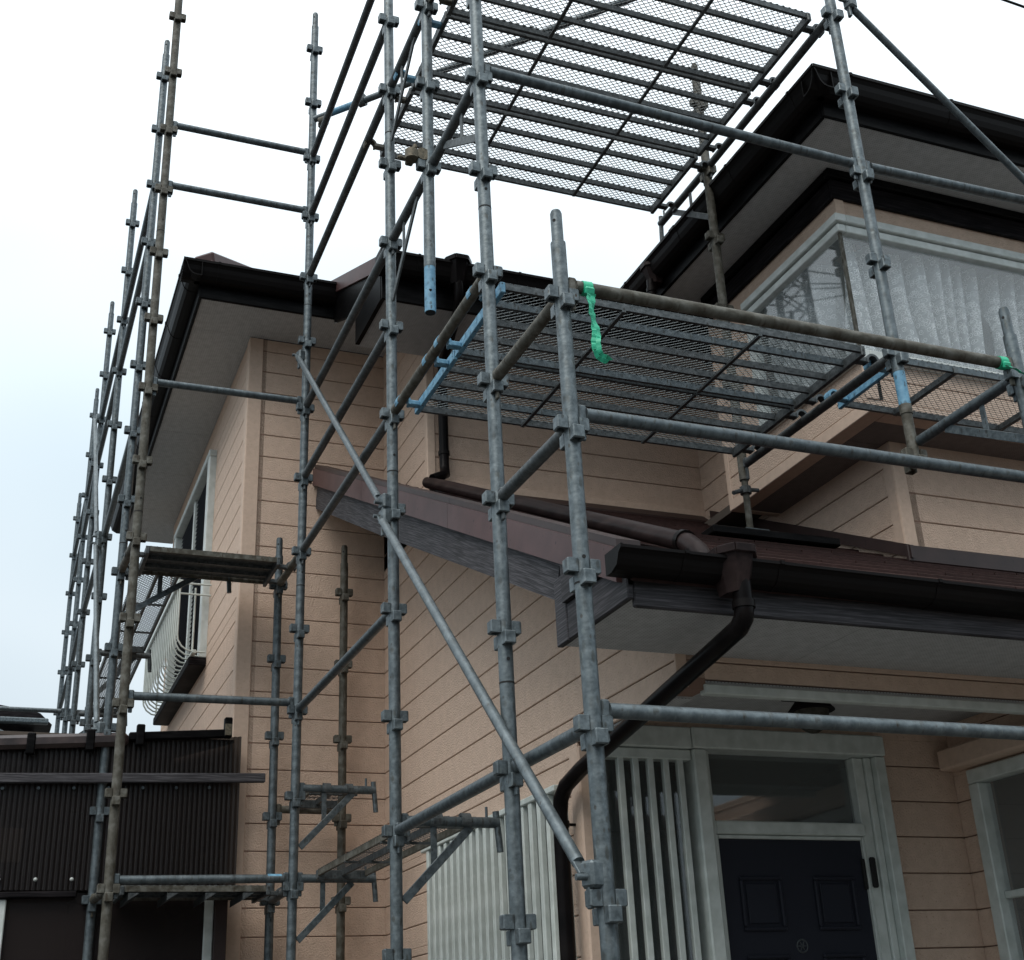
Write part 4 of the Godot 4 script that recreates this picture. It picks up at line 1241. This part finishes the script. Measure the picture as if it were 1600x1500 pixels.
func build_entrance(h: Node3D):
	var al: Material = M.alu
	var bw := 4.72
	# lattice window beside the door
	var win := group_node("lattice_window", h)
	piece("frame", win, al, 2.27, 2.70, 2.60, 2.688, bw - 0.05, bw + 0.03, 0.005)
	piece("frame", win, al, 2.275, 2.70, 2.555, 2.597, bw - 0.032, bw + 0.03, 0.004)
	piece("frame", win, al, 2.27, 2.305, 0.9, 2.553, bw - 0.03, bw + 0.03, 0.004)
	for a in [2.361, 2.429, 2.497, 2.568, 2.635]:
		piece("slat", win, al, a, a + 0.0275, 0.9, 2.56, bw - 0.028, bw - 0.002, 0.003)
	piece("pane", win, M.glass, 2.30, 2.71, 0.9, 2.56, bw + 0.03, bw + 0.036)
	# door frame, transom light, door leaf
	var door := group_node("front_door", h)
	piece("frame", door, al, 2.702, 2.765, 0.0, 2.600, bw - 0.05, bw + 0.06, 0.006)
	piece("frame", door, al, 2.702, 3.665, 2.602, 2.690, bw - 0.055, bw + 0.06, 0.006)
	piece("frame", door, al, 2.767, 2.79, 0.0, 2.600, bw - 0.02, bw + 0.06, 0.003)
	for q in [[3.523, 3.575, 0.0], [3.5765, 3.61, -0.012], [3.6115, 3.663, -0.045]]:
		piece("frame", door, al, q[0], q[1], 0.0, 2.600, bw + q[2], bw + 0.06, 0.004)
	piece("transom_bar", door, al, 2.79, 3.523, 2.262, 2.315, bw - 0.02, bw + 0.06, 0.005)
	piece("transom_pane", door, M.glass, 2.79, 3.523, 2.31, 2.605, bw + 0.045, bw + 0.050)
	piece("door_stop", door, al, 2.792, 2.806, 0.0, 2.260, bw - 0.003, bw + 0.05, 0.002)
	piece("door_stop", door, al, 2.808, 3.508, 2.246, 2.260, bw - 0.003, bw + 0.05, 0.002)
	piece("door_stop", door, al, 3.510, 3.521, 0.0, 2.260, bw - 0.003, bw + 0.05, 0.002)
	piece("door_leaf", door, M.door, 2.806, 3.511, 0.0, 2.247, bw + 0.012, bw + 0.055, 0.003)
	for q in [[2.888, 3.086, 1.885, 2.098], [3.243, 3.445, 1.885, 2.098], [2.888, 3.086, 1.0, 1.795], [3.243, 3.445, 1.0, 1.795]]:
		# moulded panel: a raised border and a raised field
		var m := MB.new()
		var t := 0.016
		addbx(m, q[0], q[1], q[3] - t, q[3], bw - 0.003, bw + 0.013, 0.005)
		addbx(m, q[0], q[1], q[2], q[2] + t, bw - 0.003, bw + 0.013, 0.005)
		addbx(m, q[0], q[0] + t, q[2] + t, q[3] - t, bw - 0.003, bw + 0.013, 0.005)
		addbx(m, q[1] - t, q[1], q[2] + t, q[3] - t, bw - 0.003, bw + 0.013, 0.005)
		obj("panel_moulding", m, M.door, door)
		piece("door_panel", door, M.door, q[0] + 0.028, q[1] - 0.028, q[2] + 0.028, q[3] - 0.028, bw + 0.004, bw + 0.013, 0.006)
	var kn := MB.new()
	var kc := V(3.153, 1.826, bw + 0.012)
	for i in 20:
		var g0 := TAU * i / 20; var g1 := TAU * (i + 1) / 20
		kn.cyl(kc + Vector3(cos(g0), sin(g0), 0) * 0.025, kc + Vector3(cos(g1), sin(g1), 0) * 0.025, 0.0035, 0.0035, 8, false, false)
	for i in 6:
		var g := TAU * i / 6
		kn.cyl(kc + Vector3(cos(g), sin(g), 0) * 0.006, kc + Vector3(cos(g), sin(g), 0) * 0.022, 0.0035, 0.0015, 8)
	kn.cyl(kc, kc + Vector3(0, 0, 0.008), 0.006, 0.005, 12)
	obj("door_emblem", kn, M.steel_dark, door)
	piece("hinge", door, M.hole, 3.524, 3.552, 2.05, 2.175, bw - 0.022, bw - 0.004, 0.006)
	piece("hinge", door, M.hole, 3.494, 3.508, 2.045, 2.17, bw - 0.006, bw + 0.012, 0.004)
	# the rooms behind the glass: closed by floor, ceiling and inner walls
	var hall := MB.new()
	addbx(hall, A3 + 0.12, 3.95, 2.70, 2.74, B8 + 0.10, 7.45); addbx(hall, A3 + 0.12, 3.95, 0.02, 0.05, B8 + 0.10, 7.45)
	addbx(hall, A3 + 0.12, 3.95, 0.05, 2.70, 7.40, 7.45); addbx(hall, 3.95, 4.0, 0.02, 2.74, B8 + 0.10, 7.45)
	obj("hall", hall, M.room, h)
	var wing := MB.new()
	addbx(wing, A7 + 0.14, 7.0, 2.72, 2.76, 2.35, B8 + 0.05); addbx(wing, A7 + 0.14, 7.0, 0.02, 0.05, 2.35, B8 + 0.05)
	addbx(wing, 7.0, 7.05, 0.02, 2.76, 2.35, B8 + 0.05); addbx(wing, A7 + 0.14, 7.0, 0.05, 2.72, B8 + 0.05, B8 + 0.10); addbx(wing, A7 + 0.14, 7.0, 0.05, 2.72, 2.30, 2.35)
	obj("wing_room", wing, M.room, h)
	# slatted window in the recess wall
	var sw := group_node("slatted_window", h)
	piece("frame", sw, al, A3 - 0.06, A3 + 0.02, 2.445, 2.472, 4.86, 6.62, 0.004)
	piece("frame", sw, al, A3 - 0.02, A3 + 0.05, 1.0, 2.443, 6.57, 6.62, 0.004)
	piece("frame", sw, al, A3 - 0.02, A3 + 0.05, 1.0, 2.443, 4.86, 4.90, 0.004)
	for i in 18:
		var b := 4.935 + i * 0.0925
		piece("slat", sw, al, A3 - 0.055, A3 - 0.028, 1.0, 2.444, b, b + 0.034, 0.004)
	piece("pane", sw, M.glass, A3 + 0.03, A3 + 0.036, 1.0, 2.45, 4.88, 6.60)
	var bl := MB.new()  # unseen sheet and roller, added to keep daylight out of the hall
	addbx(bl, A3 + 0.14, A3 + 0.145, 0.9, 2.62, 4.862, 6.64)
	bl.cyl(V(A3 + 0.15, 2.64, 4.862), V(A3 + 0.15, 2.64, 6.64), 0.02, 0.02, 10)
	obj("added_light_blocker", bl, M.brown_wall, sw)
	# window of the front wing, at the porch's far side, with a roller box over it
	var rw := group_node("wing_window", h)
	var aw := A7 + 0.02
	piece("frame", rw, al, aw - 0.035, aw + 0.04, 2.475, 2.535, 2.5, 4.60, 0.005)
	piece("frame", rw, al, aw - 0.035, aw + 0.04, 0.6, 2.473, 4.535, 4.60, 0.005)
	piece("sash_bar", rw, al, aw - 0.005, aw + 0.03, 1.985, 2.015, 2.5, 4.533, 0.004)
	piece("sash_bar", rw, al, aw - 0.005, aw + 0.03, 0.6, 2.473, 3.50, 3.55, 0.004)
	piece("pane", rw, M.glass, aw + 0.01, aw + 0.015, 0.62, 2.48, 2.5, 4.54)
	piece("roller_box", rw, M.trim, aw - 0.11, aw, 2.545, 2.635, 2.5, 4.68, 0.008)

func build_side_window(h: Node3D):
	# window in the outer side wall with louvred shutter, sill, and a guard of curved bars
	var al: Material = M.alu_white
	var win := group_node("shuttered_window", h)
	var b0 := 8.70; var b1 := 10.42; var y0 := 4.02; var y1 := 5.53
	piece("frame", win, al, A2 - 0.05, A2 + 0.06, y0, y1, b0 - 0.03, b0 + 0.06, 0.005)
	piece("frame", win, al, A2 - 0.03, A2 + 0.06, y0, y1, b0 + 0.062, b0 + 0.10, 0.004)
	piece("frame", win, al, A2 - 0.05, A2 + 0.06, y0, y1, b1 - 0.06, b1 + 0.03, 0.005)
	piece("frame", win, al, A2 - 0.055, A2 + 0.06, y1, y1 + 0.05, b0 - 0.035, b1 + 0.035, 0.005)
	piece("frame", win, al, A2 - 0.02, A2 + 0.04, y0, y1, 9.53, 9.58, 0.004)
	piece("sill", win, M.fascia, A2 - 0.12, A2 + 0.02, y0 - 0.06, y0 - 0.002, b0 - 0.04, b1 + 0.04, 0.006)
	for i in 44:
		var y := y0 + 0.03 + i * 0.034
		var m := MB.new()
		m.box(Transform3D(Basis(Vector3(0, 0, 1), 0.6), V(A2 + 0.012, y, (b0 + b1) / 2)), Vector3(0.034, 0.004, b1 - b0 - 0.2))
		obj("louvre", m, M.glass_shutter, win)
	al = M.alu
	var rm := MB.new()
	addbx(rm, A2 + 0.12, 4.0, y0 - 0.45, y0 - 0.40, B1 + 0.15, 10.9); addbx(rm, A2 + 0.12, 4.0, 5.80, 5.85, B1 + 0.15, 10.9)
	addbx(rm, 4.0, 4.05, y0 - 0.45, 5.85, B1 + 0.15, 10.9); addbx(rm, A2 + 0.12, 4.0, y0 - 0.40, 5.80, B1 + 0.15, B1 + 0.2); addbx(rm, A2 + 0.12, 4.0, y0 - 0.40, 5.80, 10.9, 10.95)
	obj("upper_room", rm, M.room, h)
	piece("pane", win, M.glass, A2 + 0.045, A2 + 0.049, y0, y1, b0 + 0.05, b1 - 0.05)
	# guard
	var gd := group_node("window_guard", h)
	var ga := 1.09; var gt := 4.50; var gb := 4.08
	piece("top_rail", gd, al, ga - 0.02, ga + 0.02, gt, gt + 0.035, 8.58, 10.46, 0.006)
	piece("bottom_rail", gd, al, ga + 0.10, ga + 0.13, gb - 0.06, gb - 0.035, 8.58, 10.46, 0.004)
	for i in 19:
		var b := 8.60 + i * 0.102
		var m := MB.new()
		m.hose([V(ga, gt, b), V(ga, gb + 0.07, b), V(ga + 0.006, gb + 0.03, b), V(ga + 0.03, gb - 0.01, b), V(ga + 0.07, gb - 0.038, b), V(ga + 0.13, gb - 0.045, b), V(A2 - 0.02, gb - 0.045, b)], 0.0065, 8)
		obj("guard_bar", m, al, gd)
	for q in [8.60, 10.44]:
		for y in [gt + 0.015, gt - 0.06]:
			var m := MB.new(); m.cyl(V(ga, y, q), V(A2, y, q), 0.007, 0.007, 8)
			obj("guard_arm", m, al, gd)
		var m2 := MB.new(); m2.cyl(V(A2 - 0.10, gt, q + 0.04), V(A2 - 0.10, gb - 0.04, q + 0.04), 0.007, 0.007, 8)
		obj("guard_bar", m2, al, gd)

# ---------------------------------------------------------------- lean-to with corrugated sheet
func build_lean_to():
	var t := thing("lean_to", "lean-to of dark brown corrugated plastic against the gable wall", "lean-to", V(0.3, 0, 7.4))
	var bb := 7.33
	var sheets := [[-1.2, -0.13], [-0.13, 0.62], [0.62, 1.315]]
	for s in sheets:
		var m := MB.new()
		var a: float = s[0]
		var p := 0.0265
		var n := int((s[1] - s[0]) / p * 6.0) + 2
		for i in n:
			var x0 := a + p * i / 6.0; var x1 := a + p * (i + 1) / 6.0
			var z0 := bb + 0.0065 * cos(TAU * x0 / p); var z1 := bb + 0.0065 * cos(TAU * x1 / p)
			var n0 := Vector3(-sin(TAU * x0 / p) * 1.1, 0, 1).normalized(); var n1 := Vector3(-sin(TAU * x1 / p) * 1.1, 0, 1).normalized()
			n0.x = -n0.x; n1.x = -n1.x
			var lo := 2.345; var h0 := 3.075 + 0.075 * (x0 + 0.1); var h1 := 3.075 + 0.075 * (x1 + 0.1)
			m.tri(V(x0, lo, z0), V(x1, lo, z1), V(x1, h1, z1), n0, n1, n1)
			m.tri(V(x0, lo, z0), V(x1, h1, z1), V(x0, h0, z0), n0, n1, n0)
		obj("corrugated_sheet", m, M.corrugated, t)
	# top edge: a rolled roof edge on the open side, a dark batten nearer the wall
	var m := MB.new()
	bar(m, V(-1.2, 3.005, bb - 0.03), V(0.70, 3.135, bb - 0.03), 0.05, 0.075, EB, 0.02)
	obj("roof_edge", m, M.lean_edge, t)
	m = MB.new()
	bar(m, V(0.702, 3.15, bb - 0.02), V(1.24, 3.19, bb - 0.02), 0.045, 0.045, EB, 0.006)
	obj("top_batten", m, M.black, t)
	for q in [[0.20, 3.06], [0.50, 3.09], [0.76, 3.13], [1.235, 3.19]]:
		m = MB.new()
		addbx(m, q[0] - 0.022, q[0] + 0.022, q[1] - 0.03, q[1] + 0.085, bb - 0.065, bb - 0.022, 0.006)
		obj("clip", m, M.black, t)
	piece("clip_face", t, M.brass, 1.215, 1.255, 3.17, 3.235, bb - 0.072, bb - 0.066, 0.002)
	m = MB.new()
	bar(m, V(-1.2, 2.865, bb - 0.035), V(1.455, 2.945, bb - 0.035), 0.034, 0.05, EB, 0.004)
	obj("rail_batten", m, M.barge, t)
	m = MB.new()
	bar(m, V(-1.2, 2.30, bb - 0.0), V(0.50, 2.325, bb - 0.0), 0.05, 0.03, EB, 0.004)
	obj("sill_batten", m, M.fascia, t)
	for i in 10:
		m = MB.new()
		var c := V(-0.42 + i * 0.178, 2.393 + 0.006 * i * 0.178, bb - 0.013)
		m.cyl(c, c + Vector3(0, 0, 0.006), 0.010, 0.009, 12)
		m.cyl(c + Vector3(0, 0, 0.006), c + Vector3(0, 0, 0.011), 0.008, 0.004, 10)
		obj("bolt", m, M.alu_white, t)
		m = MB.new()
		c = V(-0.45 + i * 0.178, 2.84 + 0.03 * i * 0.178, bb - 0.013)
		m.cyl(c, c + Vector3(0, 0, 0.006), 0.009, 0.008, 12)
		obj("bolt", m, M.steel, t)
	# posts, glass and the dim room below
	piece("post", t, M.alu_white, 0.115, 0.165, 0.0, 2.30, bb + 0.0, bb + 0.05, 0.005)
	piece("post", t, M.alu_white, 1.165, 1.215, 0.0, 2.335, bb + 0.02, bb + 0.06, 0.005)
	piece("post", t, M.maroon_dark, 1.217, 1.285, 0.0, 2.335, bb + 0.0, bb + 0.06, 0.004)
	piece("transom", t, M.steel_dark, 0.25, 0.62, 2.29, 2.315, bb + 0.05, bb + 0.08, 0.003)
	piece("pane", t, M.smoked, 0.165, 1.165, 0.0, 2.335, bb + 0.03, bb + 0.034)
	piece("pane", t, M.smoked, -1.2, 0.115, 0.0, 2.30, bb + 0.03, bb + 0.034)
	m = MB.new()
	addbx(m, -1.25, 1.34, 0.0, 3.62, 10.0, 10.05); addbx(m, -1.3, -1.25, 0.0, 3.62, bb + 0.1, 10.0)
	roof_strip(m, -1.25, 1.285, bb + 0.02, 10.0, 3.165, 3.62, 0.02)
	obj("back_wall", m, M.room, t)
	# what shows dimly inside
	m = MB.new()
	m.prism(PackedVector2Array([Vector2(0.44, 2.23), Vector2(0.66, 2.25), Vector2(0.60, 2.16), Vector2(0.55, 2.02), Vector2(0.50, 2.03), Vector2(0.475, 2.14)]), V(0, 0, bb + 0.10), EA, Vector3.UP, EB * 0.02)  # flat pale shape set just behind the pane
	piece("shelf_board", t, M.trim, 0.10, 0.215, 2.50, 2.675, bb + 0.12, bb + 0.14, 0.003)
	piece("inner_batten", t, M.barge, -1.2, 0.72, 2.985, 3.02, bb + 0.05, bb + 0.08, 0.003)
	piece("inner_batten", t, M.maroon, -1.2, 0.68, 2.76, 2.775, bb + 0.10, bb + 0.12, 0.003)
	tag(obj("pale_patch", m, M.lace, self), "pale patch behind the lean-to's dark glass", "pale_patch")

# ---------------------------------------------------------------- surroundings
func build_neighbour():
	var t := thing("neighbour_house", "distant neighbouring house with a low dark roof at the horizon", "house", V(-1.5, 0, 27))
	piece("wall", t, M.steel_dark, -6.0, 0.72, 0.0, 7.25, 25.2, 31.0)
	var roof := MB.new()
	roof.prism(PackedVector2Array([Vector2(-6.5, 7.22), Vector2(1.0, 7.22), Vector2(0.78, 7.42), Vector2(0.62, 7.46), Vector2(-2.6, 7.95), Vector2(-6.5, 7.46)]), V(0, 0, 24.6), EA, Vector3.UP, EB * 7.0)
	obj("roof", roof, M.fascia, t)
	piece("eave_board", t, M.steel, -6.4, 0.93, 7.20, 7.30, 24.45, 24.6, 0.02)
	piece("window", t, M.glass, -3.2, -1.6, 4.5, 6.0, 25.15, 25.2)

func build_opposite():
	# the house across the yard, behind the viewer: what the ground-floor panes mirror
	var t := thing("opposite_house", "dark brown house across the yard, behind the viewer", "house", V(2.0, 0, -16.0))
	piece("wall", t, M.brown_wall, -7.0, 14.0, 0.0, 6.0, -16.0, -22.0)
	var roof := MB.new()
	roof.prism(PackedVector2Array([Vector2(-15.3, 5.95), Vector2(-19.0, 8.2), Vector2(-22.7, 5.95), Vector2(-22.7, 5.8), Vector2(-19.0, 8.02), Vector2(-15.3, 5.8)]), V(-7.7, 0, 0), EB, Vector3.UP, EA * 20.4)
	obj("roof", roof, M.slate_b, t)
	for a in [-5.0, -1.0, 4.0, 8.5]:
		for y in [1.0, 3.9]:
			piece("window", t, M.glass, a, a + 1.6, y, y + 1.25, -15.97, -15.985)
			piece("frame", t, M.alu, a - 0.06, a + 1.66, y - 0.06, y, -15.93, -15.99, 0.01)
			piece("frame", t, M.alu, a - 0.06, a + 1.66, y + 1.25, y + 1.31, -15.93, -15.99, 0.01)

func build_pylon():
	# lattice transmission tower that the side pane of the bay window mirrors
	var c := V(-44.7, 0, 68.7)
	var t := thing("transmission_tower", "grey steel lattice transmission tower mirrored in the bay's side pane", "tower", c)
	var top := 63.0
	var hw := func(y: float) -> float: return lerpf(6.0, 1.1, minf(y / 50.0, 1.0))
	var ys := [0.0, 9.0, 17.0, 24.0, 30.0, 35.0, 39.0, 42.0, 44.6, 47.0, 49.2, 51.4, 53.6, 55.8, 58.0, 60.5, 63.0]
	var q := func(k: int, y: float) -> Vector3:
		var w: float = hw.call(y)
		return c + Vector3(w if k == 0 or k == 3 else -w, y, w if k < 2 else -w).rotated(Vector3.UP, 0.5)
	for k in 4:
		var m := MB.new()
		m.cyl(q.call(k, 0.0), q.call(k, 50.0), 0.16, 0.12, 8); m.cyl(q.call(k, 50.0), q.call(k, top), 0.12, 0.08, 8)
		obj("leg", m, M.steel, t)
	for i in range(ys.size() - 1):
		for k in 4:
			var j := (k + 1) % 4
			var m := MB.new()
			m.cyl(q.call(k, ys[i]), q.call(j, ys[i + 1]), 0.065, 0.065, 6)
			obj("lattice_bar", m, M.steel, t)
			m = MB.new()
			m.cyl(q.call(j, ys[i]), q.call(k, ys[i + 1]), 0.065, 0.065, 6)
			obj("lattice_bar", m, M.steel, t)
			m = MB.new()
			m.cyl(q.call(k, ys[i + 1]), q.call(j, ys[i + 1]), 0.05, 0.05, 6)
			obj("lattice_bar", m, M.steel, t)
	for y in [45.0, 52.0, 58.0]:
		for s in [-1.0, 1.0]:
			var dir := Vector3(s, 0, 0).rotated(Vector3.UP, 0.5)
			var tip: Vector3 = c + dir * 8.0 + Vector3(0, y + 0.2, 0)
			var arm := group_node("cross_arm", t)
			for z in [-0.9, 0.9]:
				for dy in [0.0, 1.6]:
					var m := MB.new()
					m.cyl(c + Vector3(s * 1.2, y + dy, z).rotated(Vector3.UP, 0.5), tip, 0.06, 0.05, 6)
					obj("arm_bar", m, M.steel, arm)
			var ins := MB.new()
			ins.cyl(tip, tip - Vector3(0, 1.3, 0), 0.09, 0.09, 8)
			obj("insulator", ins, M.steel_dark, arm)

func build_wire():
	var m := MB.new()
	m.hose([V(12.4, 17.10, 12.0), V(14.1, 17.03, 12.0), V(14.65, 17.0, 12.0), V(17.0, 16.95, 12.0)], 0.022, 8)
	tag(obj("power_cable", m, M.gutter, self), "black overhead cable cutting the upper corner of the sky", "cable")

# ---------------------------------------------------------------- the scene
func _ready():
	rng.seed = 7
	var cam := Camera3D.new()
	cam.name = "camera"
	var x := Vector3(0.929183, -0.043180, 0.367088)
	var y := Vector3(-0.111040, 0.914666, 0.388658)
	var z := Vector3(-0.352546, -0.401896, 0.845098)
	cam.transform = Transform3D(Basis(x, y, z).orthonormalized(), Vector3(0, 1.5, 0))
	cam.fov = 40.7721
	cam.near = 0.05; cam.far = 600.0
	add_child(cam)
	cam.current = true

	var env := Environment.new()
	env.background_mode = Environment.BG_SKY
	env.tonemap_mode = Environment.TONE_MAPPER_LINEAR
	env.tonemap_exposure = 1.42
	env.sdfgi_enabled = true; env.ssao_enabled = true; env.ssil_enabled = true
	var sky := Sky.new()
	var pan := PanoramaSkyMaterial.new()
	pan.panorama = sky_panorama()
	sky.sky_material = pan
	env.sky = sky
	var we := WorldEnvironment.new()
	we.name = "world_environment"; we.environment = env
	add_child(we)
	var sun := DirectionalLight3D.new()
	sun.name = "sun"
	sun.light_energy = 0.5; sun.light_angular_distance = 45.0
	sun.light_color = Color(1.0, 0.97, 0.93); sun.shadow_enabled = true
	add_child(sun)
	sun.look_at_from_position(Vector3(-6, 11, 5), Vector3.ZERO)

	make_materials()
	var g := MB.new()
	g.quad(Vector3(-300, 0, 300), Vector3(300, 0, 300), Vector3(300, 0, -300), Vector3(-300, 0, -300))
	obj("ground", g, M.ground, self).set_meta("kind", "structure")
	build_house()
	build_lean_to()
	build_scaffold()
	build_neighbour()
	build_opposite()
	build_pylon()
	build_wire()

func sky_panorama() -> ImageTexture:
	# overcast: brighter overhead than at the horizon, faint soft cloud texture, cool white
	var w := 512; var hh := 256
	var img := Image.create(w, hh, false, Image.FORMAT_RGBF)
	var f := FastNoiseLite.new()
	f.seed = 4; f.frequency = 1.1; f.fractal_octaves = 4; f.noise_type = FastNoiseLite.TYPE_SIMPLEX_SMOOTH
	for j in hh:
		var el := PI / 2.0 - PI * (j + 0.5) / hh
		for i in w:
			var az := TAU * i / w
			var d := Vector3(cos(el) * cos(az), sin(el), cos(el) * sin(az))
			var n := f.get_noise_3d(d.x, d.y * 2.0, d.z)
			var s := maxf(sin(el), 0.0)
			var l := 0.52 * (1.0 + 1.9 * pow(s, 1.7)) * (1.0 + 0.16 * n)
			var c := Color(0.745, 0.895, 1.0).lerp(Color(0.97, 0.99, 1.0), clampf(s * 0.85 - 0.1 + n * 0.4, 0.0, 1.0))
			if el < 0.0:
				l *= clampf(1.0 + el * 6.0, 0.35, 1.0)
			img.set_pixel(i, j, Color(c.r * l, c.g * l, c.b * l))
	return ImageTexture.create_from_image(img)
